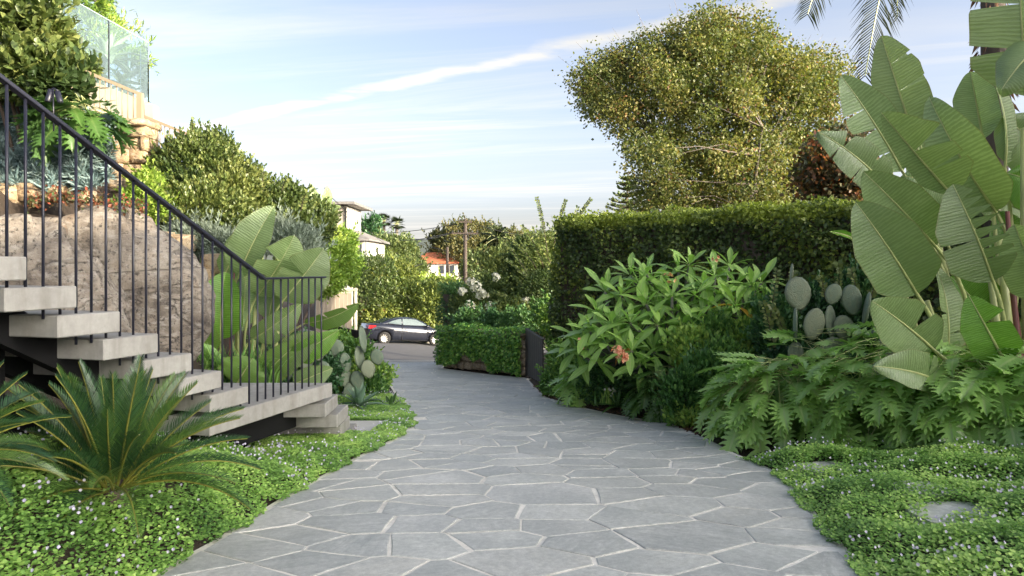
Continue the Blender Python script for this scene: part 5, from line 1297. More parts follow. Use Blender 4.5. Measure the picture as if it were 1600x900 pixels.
# the big sunlit tree
BTY = 22.0; sc = BTY/FPX
c = at(1138, 194, BTY)
OUT = [(900,138),(914,102),(950,97),(990,66),(1040,50),(1090,30),(1150,26),(1200,46),(1240,80),(1290,84),(1316,115),(1314,200),(1300,260),(1300,352),(1000,352),(1006,300),(990,245),(978,205),(930,165),(902,155)]
def in_poly(x, y, P):
    k = False
    for a in range(len(P)):
        (x1, y1), (x2, y2) = P[a], P[a-1]
        if (y1 > y) != (y2 > y) and x < (x2-x1)*(y-y1)/(y2-y1)+x1: k = not k
    return k
rt_ = random.Random(12); TP = []
while len(TP) < 470:
    x, y = rt_.uniform(885, 1320), rt_.uniform(22, 356)
    if not in_poly(x, y, OUT): continue
    e = min(1, min(abs(x-885), abs(1325-x), y*1.0, 200)/150); TP.append(at(x, y, BTY + rt_.uniform(-1, 1)**3*3.4*e + rt_.uniform(-.8,.8)))
limb_tree('large_tree', 'broad golden green tree with pale twigs towering behind the clipped hedge', 'tree', (c.x+.3, BTY, gz(c.x, BTY)), (c, (4.6, 3.6, 3.2)), 135000, .086, 'tree_leaf', 'pale_bark', .24, 'broad', 13, 170, 5, clump=.46, nclump=430, droop=.25, fill=1.0, bare=260, pts=TP)
c = at(1000, 250, 21); 
# reddish tree between it and the big leaves
c = at(1315, 275, 15.5)
limb_tree('bronze_tree', 'dense dark tree with bronze red leaves between the golden tree and the big paddle leaves', 'tree', (c.x, 15.5, gz(c.x, 15.5)), (c, (.85, .9, 1.35)), 9000, .10, 'bronze_leaf', 'bark', .10, 'broad', 6, 20, 6, clump=.30, nclump=70)
# norfolk pine
def norfolk(label, base, h, r, seed):
    rr = random.Random(seed); base = Vector(base); t = thing('norfolk_pine', label, 'tree', base); b = MB(); b.tube([base, base + Vector((0,0,h))], [.20, .03], 6); P, D, N = [], [], []
    for k in range(26):
        z = h*(.18 + .80*(k+rr.uniform(-.25,.25))/25); rad = (r*(1 - (k/25)**1.1*.95) + .12)*rr.uniform(.75,1.15)
        for j in range(7):
            a = j*.897 + k*.5 + rr.uniform(-.1,.1); d = Vector((math.cos(a), math.sin(a), 0)); p0 = base + Vector((0,0,z)); e = p0 + d*rad + Vector((0,0,.18*rad))
            b.tube([p0, p0.lerp(e,.5) - Vector((0,0,.05*rad)), e], [.05,.03,.01], 4, cap=False)
            for s in range(20):
                q = rr.uniform(.12, 1); p = p0.lerp(e, q) + Vector((0,0,-.2*rad*q*(1-q))); P.append(tuple(p)); D.append(tuple(d*.5 + Vector((rr.gauss(0,.5), rr.gauss(0,.5), rr.uniform(.2,.8))))); N.append((rr.gauss(0,1), rr.gauss(0,1), .4))
    b.build('trunk', M['bark'], t, True); n = len(P); cloud('crown', M['far_leaf'], P, D, N, .24*RNG.uniform(.6,1.2,n), 'leaf', t, kind='stuff'); return t
c = at(980, 340, 38); norfolk('norfolk pine with tiered branches standing left of the big golden tree', (c.x, 38, -3), at(988,276,38).z + 3, 3.3, 3)

# crepe myrtle and the shrubs behind the creeper wall
def cl_px(lst, Y, flat=1.0): return [(at(x, y, Y + dy), (rx/FPX*Y, ry/FPX*Y*flat, rz/FPX*Y)) for (x, y, rx, ry, rz, dy) in lst]
c = at(800, 520, 21)
t = bush('crepe_myrtle', 'loose crepe myrtle with arching shoots and white flower heads above the creeper wall', 'tree', (c.x, 21.5, gz(c.x, 21.5)), cl_px([(735,480,32,30,32,0),(770,470,36,30,40,.3),(800,440,36,30,48,1),(835,430,34,30,55,.5),(850,480,42,30,55,-.8),(800,500,45,30,35,-1),(745,510,38,30,25,-1),(855,400,24,25,34,1),(820,395,24,25,28,1.5),(780,425,24,25,28,1),(870,450,25,25,40,0)], 21), 56000, .078, M['myrtle_leaf'], 'leaf', shell=.3, up=.1, stems=8, stem_r=.035)
def spray(parent, pts, Y, n, size, mat, r0=.012, name='spray'):
    """arching shoots with paired leaves"""
    b = MB(); P, D, N = [], [], []
    for (x0, y0, x1, y1, bx) in pts:
        p0, p1 = at(x0, y0, Y), at(x1, y1, Y - .2); c_ = p0.lerp(p1,.5) + Vector((bx,0,.12)); path = [bez(p0, c_, p1, k/8) for k in range(9)]; b.tube(path, [r0*(1-.8*k/8) for k in range(9)], 4)
        for k in range(n):
            q = .08 + .92*k/n; p = bez(p0, c_, p1, q); d = (bez(p0,c_,p1,min(1,q+.05)) - p).normalized() if q < .97 else (p1-p0).normalized(); s = d.cross(Vector((0,1,0))).normalized()*(1 if k % 2 else -1)
            P.append(tuple(p)); D.append(tuple(s*.8 + d*.55 + Vector((0, random.uniform(-.6,.6), -.05)))); N.append((random.gauss(0,.4), -.8, .6))
    b.build('shoot', M['bark'], parent, True)['kind'] = 'stuff'; m = len(P); cloud(name, M[mat], P, D, N, size*RNG.uniform(.7,1.15,m), 'broad', parent, RNG.uniform(.4,.95,m), kind='stuff')
spray(t, [(856,400,838,308,.05),(866,380,884,312,0),(890,370,924,310,-.05),(850,420,815,352,.1),(880,420,903,322,0),(830,440,780,370,.1),(850,470,790,405,.15),(865,500,800,430,.1),(870,440,838,375,.1),(876,460,846,400,.05),(838,420,800,378,.1),(845,500,770,455,.1),(850,520,765,480,.1)], 20.4, 60, .085, 'myrtle_leaf')
for i, (x, y, s) in enumerate([(743,447,.16),(752,460,.17),(733,478,.15),(757,458,.12),(728,503,.13),(796,505,.12),(748,492,.11),(822,470,.12),(736,440,.10),(775,432,.10),(722,455,.11),(765,478,.10)]):
    flower_cluster(t, x, y, 19.9, 26, s, .055, 'white_flower')
c = at(722, 520, 21); box_hedge('box_hedge', 'small dark clipped hedge end above the left end of the creeper wall', [(-1.95,21.2),(-1.1,21.9)], .8, at(722,452,21).z, 5200, .085, 'dark_leaf', 'leaf')
bush('shrub', 'dark arching leafy shrub with small white flowers just above the creeper wall', 'shrub', (-.9,19.6,gz(-.9,19.6)), cl_px([(730,505,22,22,22,0),(770,508,30,22,20,0),(810,508,30,22,22,-.6)], 19.4), 6500, .10, M['dark_leaf'], 'leaf', up=0)

# right-hand bed shrubs
bush('pittosporum', 'low glossy rounded shrub beside the open gate at the paving edge', 'shrub', (.85,13.0,gz(.85,13)), cl_px([(880,570,26,28,34,0),(868,600,22,26,24,-.4),(905,605,30,30,28,-1),(890,585,28,30,34,-.4),(915,565,28,30,42,0)], 13), 11000, .062, M['pitto_leaf'], 'oval', tint_by_clump=.12)
bush('pittosporum', 'tall bright shrub between the gate and the dark clipped hedge', 'shrub', (1.2,15.6,gz(1.2,15.6)), cl_px([(868,500,26,28,32,1.2),(890,490,32,28,40,0),(910,530,28,28,40,-.5),(882,535,22,28,30,-.3),(852,488,22,24,22,2.2)], 15.5), 10000, .08, M['pitto_leaf'], 'oval')
bush('pittosporum', 'loose olive green shrub with upright tips at the paving edge right of the frangipani flowers', 'shrub', (2.45,8.95,gz(2.45,8.95)), cl_px([(1075,620,36,30,44,0),(1105,595,36,30,44,.1),(1090,648,32,28,22,-.1),(1130,570,34,30,40,.3),(1060,650,20,20,20,0)], 9.0), 6500, .062, M['pitto_leaf'], 'oval', up=.9, loose=.5)
bush('pittosporum', 'loose olive green shrub under the right side of the frangipani with pale new tips', 'shrub', (2.9,9.7,gz(2.9,9.7)), cl_px([(1080,545,36,30,34,0),(1120,530,36,30,36,.1),(1165,545,38,30,46,0),(1150,580,44,30,40,-.2),(1190,510,30,30,50,.3)], 9.7), 9000, .060, M['pitto_leaf'], 'oval', up=.9, loose=.5)
bush('pittosporum', 'dark leafy shrub with yellow green tips behind the prickly pears', 'shrub', (4.0,9.3,gz(4,9.3)), cl_px([(1215,520,34,30,60,0),(1260,520,36,30,70,.2),(1320,520,40,30,80,.2),(1370,500,40,30,80,.3),(1240,580,40,30,40,-.3),(1300,590,50,30,40,-.3),(1330,445,20,20,25,.4),(1280,470,20,20,30,.4)], 9.2), 16000, .065, M['dark_leaf'], 'oval', up=.6)
spray(bpy.data.objects['pittosporum.004'], [(1200,520,1215,420,.02),(1235,470,1240,425,0),(1310,470,1310,410,.02),(1345,480,1330,420,-.03),(1210,560,1190,470,.03),(1290,470,1280,430,0),(1360,470,1375,430,0),(1230,540,1205,480,.02)], 9.0, 26, .07, 'shrub_leaf', .006)
bush('pittosporum', 'dark undergrowth shrub in the shade below the frangipani leaves', 'shrub', (2.0,10.9,gz(2.0,10.9)), cl_px([(960,590,40,30,34,0),(1010,580,44,30,50,.2),(1050,570,40,30,50,.3),(1000,620,40,25,26,-.2),(930,600,30,25,30,.2)], 10.8), 8500, .070, M['dark_leaf'], 'leaf')
tuft('white_flowered_plant', 'small leafy plant with tiny white flowers by the paving under the frangipani', 'plant', [at(950,632,10.4), at(942,630,10.6), at(958,628,10.5)], 60, .34, .03, 'pitto_leaf', 11)
flower_cluster(bpy.data.objects['white_flowered_plant'], 953, 610, 10.4, 12, .10, .022, 'white_flower')

# left bank shrubs
t = bush('round_shrub', 'large sunlit rounded shrub with small leathery leaves on the left bank below the beige railing', 'shrub', (-5.0,12.2,gz(-5,12.2)), cl_px([(310,265,62,60,52,0),(292,305,50,56,48,-.3),(350,305,62,60,52,0),(300,330,80,60,42,-.6),(400,330,48,50,42,.3),(440,325,46,50,40,.6),(330,240,36,40,32,.4),(266,288,30,36,30,-.3),(375,285,36,40,30,.6),(455,360,44,45,40,.4),(490,350,34,40,34,1),(370,365,60,50,28,-.5)], 12.2), 56000, .066, M['shrub_leaf'], 'oval', up=.45, loose=.6, stems=10, stem_r=.03, shell=.24, ragged=.5)
spray(t, [(300,220,302,188,0),(330,225,340,205,0),(360,255,372,232,0),(410,300,412,266,0),(385,275,392,255,0),(275,250,262,228,0),(440,300,450,278,0),(255,262,240,240,0),(470,330,480,300,0)], 12.1, 16, .08, 'shrub_leaf', .008)
bush('leathery_shrub', 'sunlit leathery leaved shrub filling the top left corner above the spotlight', 'shrub', (-5.9,9.1,gz(-5.9,9.1)), cl_px([(20,40,60,55,60,0),(50,110,56,50,46,-.2),(0,105,60,50,46,-.1),(80,135,44,46,26,-.2),(-30,30,60,50,70,0),(70,60,36,40,36,.1),(55,20,28,30,30,0)], 8.9), 9000, .115, M['shrub_leaf'], 'oval', up=.2, loose=.6, stem_r=.03)
bush('bright_shrub', 'light green feathery shrub at the left foot of the round shrub by the sandstone wall', 'shrub', (-5.3,11.3,gz(-5.3,11.3)), cl_px([(232,290,26,30,22,0),(222,312,26,28,20,-.2),(200,335,24,24,16,-.3),(245,325,26,26,20,-.2)], 11.2), 5000, .07, M['bright_leaf'], 'leaf', up=.3)
bush('silver_shrub', 'silvery grey cotton shrub behind the top of the tallest paddle leaf', 'shrub', (-3.7,11.3,gz(-3.7,11.3)), cl_px([(455,375,40,32,24,0),(430,360,26,26,16,.1),(480,390,24,26,20,0)], 11), 4200, .09, M['silver_leaf'], 'narrow', up=.5)
bush('silver_shrub', 'silvery grey cotton shrub under the round shrub left of the tallest paddle leaf', 'shrub', (-4.6,10.9,gz(-4.6,10.9)), cl_px([(315,375,40,32,22,0),(350,385,34,28,22,-.1),(285,365,24,24,16,.1)], 10.8), 4200, .09, M['silver_leaf'], 'narrow', up=.5)
bush('bright_shrub', 'yellow green sunlit shrubs falling down the left bank towards the pale fence', 'shrub', (-4.6,15.5,gz(-4.6,15.5)), cl_px([(500,390,42,40,36,1),(520,410,36,36,34,.8),(480,420,40,36,36,0),(535,380,24,30,26,2),(500,440,36,30,26,0),(545,420,20,26,30,2),(470,395,30,30,30,0)], 15.5), 15000, .085, M['bright_leaf'], 'leaf', up=.2, tint_by_clump=.18)
bush('pittosporum', 'dark shrub behind the railing bars at the landing end', 'shrub', (-3.1,11.3,gz(-3.1,11.3)), cl_px([(420,560,36,30,40,0),(470,560,36,30,40,.2),(500,585,34,28,36,0),(440,600,40,28,30,-.2),(520,565,26,26,30,.4)], 11.2), 9500, .06, M['dark_leaf'], 'oval')
bush('pittosporum', 'leafy green shrub beside the paving behind the prickly pear and agave', 'shrub', (-2.4,12.1,gz(-2.4,12.1)), cl_px([(560,560,26,24,30,.3),(590,590,20,22,26,0),(575,610,26,22,24,-.3),(540,600,26,24,30,0),(530,540,24,24,22,.6)], 12), 7500, .062, M['pitto_leaf'], 'oval')
bush('terrace_tree', 'sunlit small leaved tree behind the glass screen on the high terrace', 'tree', (-10.6,17.5,gz(-10.6,17.5)), cl_px([(130,60,44,40,40,0),(100,40,40,40,40,0),(160,50,32,36,34,.2),(120,110,40,36,30,0),(80,90,36,36,40,0),(190,85,30,24,9,-.2),(215,95,22,18,7,-.3),(150,0,24,20,8,-.6)], 17), 7000, .17, M['bright_leaf'], 'narrow', up=.2, stem_mat=M['pale_bark'], stem_r=.06)
t = bpy.data.objects['terrace_tree']
n = 300; x = RNG.uniform(60, 166, n); y = np.interp(x, [60,120,166], [-45,-14,12]) + RNG.normal(0,4,n); Y = 12.6 + RNG.uniform(-.2,.2,n)
bp = thing('overhanging_branch', 'leafy branch tip reaching over the glass screen at the top of the picture', 'branch', at(60,-30,12.6)); P = np.stack([(x-CX)/FPX*Y, Y, CAMZ+(HZ-y)/FPX*Y], 1)
cloud('leaves', M['bright_leaf'], P, np.array([.9,-.2,.05])+sph(n)*.6, np.array([0,-.5,1])+sph(n)*.4, RNG.uniform(.10,.19,n), 'leaf', bp, kind='stuff')
b = MB(); b.tube([at(-60,-110,12.6), at(60,-45,12.6), at(120,-14,12.6), at(164,10,12.6)], [.04,.03,.02,.006], 6); b.build('stem', M['bark'], bp, True)
bush('terrace_shrub', 'reddish small leaved shrub in front of the glass screen foot', 'shrub', at(120,115,13.4) - Vector((0,0,.5)), cl_px([(120,100,22,18,14,0),(95,120,24,18,18,0),(140,112,14,14,10,0)], 13.2), 1500, .09, M['shrub_leaf'], 'oval')

# ------------------------------------------------------------------ across the road
BG = 'bushes and trees on the bank across the road'
bush('bank_bush', 'sunlit olive bush bank right behind the parked car', 'bush', (-4.0,44,gz(-4,44)), cl_px([(640,478,50,60,40,0),(690,490,44,60,46,-1),(600,500,40,60,30,-1),(660,515,70,50,24,-2),(615,440,40,60,34,2),(680,462,36,60,28,2),(705,500,26,50,60,0)], 44), 22000, .20, M['bank_leaf'], 'leaf', group=BG, tint_by_clump=.2, stem_r=.06)
bush('bank_bush', 'darker bush on the bank between the white fence post and the parked car', 'bush', (-8.6,43,gz(-8.6,43)), cl_px([(575,470,28,50,40,0),(590,430,34,50,30,1),(560,500,30,50,40,0),(600,470,26,50,34,0),(570,520,36,40,20,-1)], 43), 12000, .17, M['shrub_leaf'], 'leaf', group=BG, tint_by_clump=.2, stem_r=.06)
bush('bank_bush', 'yellow green rounded treetop right of the terracotta roof above the parked car', 'bush', (-3.0,52,gz(-3,52)), cl_px([(680,458,34,60,24,0),(704,474,24,50,28,0),(650,460,34,60,20,1),(630,462,40,60,30,0)], 50), 11000, .22, M['bright_leaf'], 'leaf', group=BG, stem_r=.08)
def far_tree(label, cl, Y, n, size, mat, name='background_tree', trunk=True, tmpl='leaf'):
    x = np.mean([q[0] for q in cl]); c = at(x, max(q[1] for q in cl), Y)
    return bush(name, label, 'tree', (c.x, Y, gz(c.x, Y)), cl_px(cl, Y), n, size, M[mat], tmpl, group='trees on the far slope', tint_by_clump=.16, stems=3, stem_r=.18, shell=.2)
far_tree('sunlit bushy tree below the pair of fan palms', [(610,395,44,50,26,0),(622,400,28,50,24,0),(585,400,26,40,24,0),(615,420,50,50,18,-5)], 95, 15000, .42, 'far_leaf')
far_tree('two rounded dark conifer like trees left of the fan palms', [(572,358,8,16,14,0),(586,352,9,16,16,0),(575,380,12,20,20,0),(588,380,12,20,24,0)], 120, 5000, .45, 'dark_leaf')
far_tree('wide dark spreading fig tree behind the tall power pole', [(735,372,44,50,26,0),(705,380,26,40,22,0),(770,378,40,50,24,0),(690,395,18,30,16,0),(800,385,36,50,22,0),(750,400,60,50,26,-5),(720,362,20,30,14,0),(680,372,10,20,8,0)], 130, 17000, .55, 'fig_leaf')
far_tree('mid green tree mass below the spreading fig right of the tall power pole', [(750,420,30,40,24,0),(790,415,40,50,30,0),(830,400,36,50,34,0),(860,395,30,40,30,0),(770,445,40,40,20,-4),(820,440,50,40,30,-4)], 70, 15000, .32, 'far_leaf')
far_tree('olive tree left of the terracotta roof in front of the short pole', [(600,420,30,40,20,0),(570,415,20,40,18,0),(622,432,20,30,14,0)], 75, 7000, .32, 'bank_leaf')
far_tree('shadowy trees at the foot of the far grey house', [(558,425,20,30,16,0),(545,405,14,26,14,0),(580,440,26,30,20,0)], 58, 6000, .26, 'myrtle_leaf')
far_tree('long low line of trees closing the view behind the hedge gap', [(870,400,40,60,30,0),(930,400,60,60,40,0),(1010,400,60,60,40,0),(1090,410,70,60,40,0)], 75, 9000, .45, 'far_leaf')
def far_wood(name, label, Y, x0, x1, ztop, n, size, mat):
    x = RNG.uniform(x0, x1, n); q = RNG.random(n)**.5; h = ztop*(1+.25*np.sin(x*.09)+.18*np.sin(x*.23+1)+.1*np.sin(x*.61)); zb = gz_np(x, np.full(n, Y)); 
    P = np.stack([x, Y + RNG.normal(0, 4, n), zb + (h-zb)*q], 1); t = cloud(name, M[mat], P, sph(n) + np.array([0,0,.2]), sph(n)*.8 + np.array([0,-.4,.6]), size*RNG.uniform(.6,1.3,n), 'broad', None)
    return tag(t, label, 'woodland', kind='stuff')
far_wood('woodland', 'distant belt of trees below the hills at the end of the view', 240, -150, 190, 3.0, 9000, 2.2, 'far_leaf')

# fan palms and the feather palm
def palm(name, label, base, top, crown_r, nf, fan=False, mat='palm_leaf', trunk_r=.2, seed=0, leaflets=22, lw=.05, hang=.8, group=None, fibre=False, els=None):
    rr = random.Random(seed); base, top = Vector(base), Vector(top); t = thing(name, label, 'palm', base, group); b = MB(); b.tube([base, base.lerp(top,.5), top], [trunk_r*1.2, trunk_r, trunk_r*.85], 10); b.build('trunk', M['pole_wood' if fibre else 'pale_bark'], t, True)
    for k in range(nf):
        az = k*2.399; el = (1.2 - 2.0*(k/(nf-1))) if els is None else els[k]; d = Vector((math.cos(az), math.sin(az), 0)); L = crown_r*rr.uniform(.85,1.1); B = MB(); tint = []
        if fan:
            st = d*math.cos(el)*L*.5 + Vector((0,0,math.sin(el)*L*.5)); c = top + st; B.tube([top, c], [.05,.03], 4); f0 = len(B.f); ax = st.normalized(); s = ax.cross(Vector((0,0,1))).normalized(); up = s.cross(ax)
            for j in range(11):
                a = -1.5 + 3.0*j/10; e = c + (ax*math.cos(a) + s*math.sin(a))*L*.55 - Vector((0,0,.10*L)); w = s*math.cos(a)*L*.05 - ax*math.sin(a)*L*.05; m = c.lerp(e,.5) + up*.02; B.add([c, m-w, e, m+w], [(0,1,2,3)], 1)
        else:
            pts = [top + d*(L*q*math.cos(el)*(1-.15*q)) + Vector((0,0,L*(math.sin(el)*q - hang*.55*q*q))) for q in [i/10 for i in range(11)]]; B.tube(pts, [trunk_r*.16*(1-.85*i/10)+.006 for i in range(11)], 5)
            for i in range(leaflets):
                q = .12 + .87*i/leaflets; x = q*10; i0 = min(9, int(x)); p = pts[i0].lerp(pts[i0+1], x-i0); tn = (pts[i0+1]-pts[i0]).normalized(); s = tn.cross(Vector((0,0,1))); s = s.normalized() if s.length > .01 else Vector((1,0,0)); ll = L*.26*math.sin(math.pi*(.12+.80*q))**.6
                for sg in (-1,1):
                    e = p + (s*sg*.8 + tn*.55).normalized()*ll - Vector((0,0,ll*(.25+rr.uniform(0,.3)))); m = p.lerp(e,.5) + Vector((0,0,.06*ll)); w = tn*lw*.5; B.add([p-w*.5, m-w, e, m+w, p+w*.5], [(0,1,2,3),(0,3,4)], 1)
        B.build('frond', [M['petiole'], M[mat]], t, False)
    return t
FP = 'pair of fan palms on the far slope'
for lab, px, py, s in (('fan palm with a shaggy crown, left of the pair on the far slope', 600, 345, 1), ('fan palm with a shaggy crown, right of the pair on the far slope', 620, 350, 2)):
    tp = at(px, py, 150); palm('fan_palm', lab, (tp.x, 150, -7), tp, 2.0, 22, True, 'palm_leaf', .35, s, group=FP)
tp = at(777, 372, 88); palm('feather_palm', 'slim feather palm with drooping fronds right of the tall power pole', (tp.x, 88, -5), tp, 3.0, 18, False, 'palm_leaf', .22, 4, 16, .22)
tp = at(1550, -215, 9.6); tp2 = at(1556, 420, 9.6)
bp_ = palm('tall_palm', 'tall palm with a fibrous trunk and fronds hanging into the top right of the picture', (tp2.x, 9.6, gz(tp2.x, 9.6)), tp, 2.6, 12, False, 'palm_leaf', .15, 6, 58, .030, hang=.7, fibre=True, els=[1.45-.07*k for k in range(12)])
def hanging_frond(parent, pts, ll, seed, dark=1.0):
    """a drooping frond along given points: leaflets fall from both sides of the stalk"""
    rr = random.Random(seed); B = MB(); ctl = [at(*p) for p in pts]; n = 40; path = []
    for i in range(n+1):
        t = i/n; a = [c.copy() for c in ctl]
        while len(a) > 1: a = [a[k].lerp(a[k+1], t) for k in range(len(a)-1)]
        path.append(a[0])
    B.tube(path, [.022*(1-.85*i/n)+.003 for i in range(n+1)], 5)
    for i in range(6, n+1):
        for sub_ in (0, .34, .67):
            if i == n and sub_: continue
            p = path[i].lerp(path[min(n,i+1)], sub_); tn = (path[min(n,i+1)]-path[i-1]).normalized(); q = i/n; l = ll*min(1, .35+q*1.6)*min(1, (1.12-q)/.5)**.6
            s = tn.cross(Vector((0,-1,0))).normalized()
            for sg in (-1, 1):
                d = (s*sg*.85 + tn*.75 + Vector((0, rr.uniform(-.35,.35), -.25))).normalized(); e = p + d*l*rr.uniform(.85,1.1) - Vector((0,0,l*.18)); m = p + d*l*.55; w = tn*.013
                B.add([p-w*.6, m-w, e, m+w, p+w*.6], [(0,1,2,3),(0,3,4)], 1)
    return B.build('frond', [M['petiole'], M['palm_leaf']], parent)
hanging_frond(bp_, [(1550,-215,9.6),(1430,-260,9.3),(1385,-90,9.1),(1352,118,9.0)], .60, 1)
hanging_frond(bp_, [(1550,-215,9.6),(1400,-230,9.2),(1310,-150,8.9),(1262,22,8.8)], .52, 2)
hanging_frond(bp_, [(1550,-215,9.6),(1480,-250,10.2),(1398,-150,10.3),(1402,28,10.3)], .30, 3)
hanging_frond(bp_, [(1550,-215,9.6),(1620,-250,9.6),(1680,-120,9.6),(1690,60,9.6)], .42, 4)
n = 500; q = RNG.random(n); a = RNG.uniform(0, 6.28, n); zt_ = tp.z - q*3.2; P = np.stack([tp.x + .02 + np.cos(a)*.17, 9.6 + np.sin(a)*.17, zt_], 1)
cloud('fibre', M['leaf_litter'], P, np.stack([np.cos(a)*.5, np.sin(a)*.5, -np.ones(n)], 1) + sph(n)*.25, sph(n), RNG.uniform(.08,.26,n), 'narrow', bp_, kind='stuff')

# ------------------------------------------------------------------ houses
def quad_wall(b, pts, th=None, mi=0): b.add(pts, [tuple(range(len(pts)))], mi)
h = thing('grey_roof_house', 'cream house with a small upper storey and a sloping grey roof', 'house', (-14.5,64,-3))
Y0 = 64.0
p = lambda x, y, Y: at(x, y, Y)
b = MB(); x0, x1 = at(505,0,Y0).x, at(541,0,Y0).x; zt, zb = at(0,322,Y0).z, at(0,372,Y0).z
b.box(((x0+x1)/2-1.5, Y0+3, (zt+zb)/2), ((x1-x0)+3, 6, zt-zb)); b.build('upper_wall', M['beige_wall'], h)  # front darker than the side: its shade is put into the colour
b = MB(); b.box((x1+.02, Y0+3.0, (zt+zb)/2), (.05, 5.96, zt-zb-.02)); b.build('side_wall', M['white_wall'], h)  # paler panel puts the sunlit side of the wall into the colour
b = MB(); z = at(0,321,Y0).z; b.box(((x0+x1)/2-1.2, Y0+2.7, z+.12), ((x1-x0)+4.4, 8.2, .22)); b.build('roof_slab', M['roof_grey'], h)
b = MB(); zl = at(0,404,Y0).z; xw0, xw1 = at(515,0,Y0-1).x, at(570,0,Y0-1).x; zr = at(0,372,Y0).z
b.box(((xw0+xw1)/2-1, Y0+4, (zr+zl)/2-1.5), (xw1-xw0+2, 9.4, zr-zl+3)); b.build('lower_wall', M['white_wall'], h)
for sx in (559, 564):
    q = at(sx, 389, Y0-.75); b = MB(); b.box((q.x, Y0-.72, q.z), (.22, .06, 1.15)); wdw = b.build('window', M['white_wall'], h); b = MB(); b.box((q.x, Y0-.755, q.z), (.15, .03, 1.0)); o = b.build('pane', M['window_dark'], None); o.parent = wdw; o.location = -h.location
b = MB(); e0, e1 = at(577,373,Y0-1.2), at(500,373,Y0-1.2); r0, r1 = at(545,354,Y0+4), at(500,346,Y0+4); th = Vector((0,0,-.16))
rf = [e1, e0, r0, r1]; back = [Vector((e0.x, Y0+9.4, e0.z)), Vector((e1.x, Y0+9.4, e1.z))]
b.add([w for w in rf] + [w+th for w in rf], [(0,1,2,3),(7,6,5,4),(0,4,5,1)]); b.add([e0, back[0], r0], [(0,1,2)]); b.add([e0+th, back[0]+th, back[0], e0], [(0,1,2,3)]); b.build('roof', M['roof_grey'], h)
b = MB(); q0, q1 = at(571,374,Y0-.6), at(571,408,Y0-.6); b.tube([q0,q1], .09, 6); q0, q1 = at(540.5,324,Y0-.1), at(540.5,358,Y0-.1); b.tube([q0,q1], .07, 6); b.build('downpipe', M['dark_metal'], h)
b = MB(); q = at(517,358,Y0-.05); b.box(at(509,338,Y0-.04), (.9,.06,1.5)); o = b.build('window', M['white_wall'], h); b = MB(); b.box(at(509,338,Y0-.08), (.7,.04,1.3)); o2 = b.build('pane', M['window_dark'], None); o2.parent = o; o2.location = -h.location
nh = thing('sun_blocking_house', 'unseen two storey house with a lower wing, added right of the picture to shade the foreground', 'house', (24,-6,0))  # out of view; added and sized to keep the sun off the foreground
def nbox(name, x0, x1, y0, y1, z0, z1, m, par=None):
    b = MB(); b.box(((x0+x1)/2,(y0+y1)/2,(z0+z1)/2), (x1-x0,y1-y0,z1-z0)); return b.build(name, M[m], par or nh)
def ngable(x0, x1, y0, y1, z, rise):
    b = MB(); xm = (x0+x1)/2; e = .4; b.add([(x0-e,y0-e,z),(x1+e,y0-e,z),(x1+e,y1+e,z),(x0-e,y1+e,z),(xm,y0-e,z+rise),(xm,y1+e,z+rise)], [(0,4,5,3),(1,2,5,4),(0,1,4),(3,5,2),(3,2,1,0)]); b.build('roof', M['roof_tile'], nh)
nbox('wall', 20, 28, -13, 0.6, -1.5, 8.1, 'white_wall'); ngable(20, 28, -13, 0.6, 8.1, 1.2)
nbox('wing_wall', 20.5, 27, 0.6, 8.0, -1.5, 4.3, 'white_wall'); ngable(20.5, 27, 0.6, 8.0, 4.3, 1.7)
for wy in (-11.5,-7.5,-3.5):
    for wz in (1.2, 4.4): wo_ = nbox('window', 19.93, 19.99, wy, wy+1.6, wz, wz+1.4, 'white_wall'); nbox('pane', 19.90, 19.925, wy+.1, wy+1.5, wz+.1, wz+1.3, 'window_dark')
nbox('window', 20.43, 20.49, 3, 5, 1.2, 2.5, 'white_wall'); nbox('pane', 20.40, 20.425, 3.1, 4.9, 1.3, 2.4, 'window_dark')
hh = thing('terracotta_house', 'cream house with an orange terracotta tiled roof and white chimney on the far slope', 'house', (-13,120,-6))
Y1 = 120.0; ex0, ex1 = at(640,0,Y1).x, at(719,0,Y1).x; ze = at(0,412,Y1).z; zr = at(0,395,Y1).z; g0 = -9.0
b = MB(); b.box(((ex0+ex1)/2+.1, Y1+4.5, (ze+g0)/2), (ex1-ex0-1.0, 8, ze-g0)); b.build('wall', M['white_wall'], hh)
b = MB(); ra, rb_ = at(664,395,Y1+4.5), at(680,395,Y1+4.5); C4 = [Vector((ex0,Y1,ze)), Vector((ex1,Y1,ze)), Vector((ex1,Y1+9,ze)), Vector((ex0,Y1+9,ze))]; ra = Vector((at(662,0,Y1).x, Y1+4.5, zr)); rb_ = Vector((at(684,0,Y1).x, Y1+4.5, zr))
b.add(C4 + [ra, rb_], [(0,1,5,4),(1,2,5),(2,3,4,5),(3,0,4),(3,2,1,0)]); b.build('roof', M['roof_tile'], hh)
b = MB(); b.tube([C4[1], rb_], .14, 5); b.tube([C4[0], ra], .14, 5); b.tube([ra, rb_], .14, 5); b.build('ridge_tile', M['roof_tile'], hh, True)
b = MB(); q = at(707,400,Y1+5); b.box((q.x, Y1+5, q.z), (.75,.7,1.7)); q = at(707,394,Y1+5); b.box((q.x, Y1+5, q.z), (.95,.9,.14)); b.build('chimney', M['chimney_white'], hh)
for sx in (690, 706):
    q = at(sx, 421, Y1-.0); b = MB(); b.box((q.x, Y1+.47, q.z), (.9,.1,1.5)); o = b.build('window', M['beige_wall'], hh); b = MB(); b.box((q.x, Y1+.42, q.z), (.7,.06,1.3)); o2 = b.build('pane', M['window_dark'], None); o2.parent = o; o2.location = -hh.location
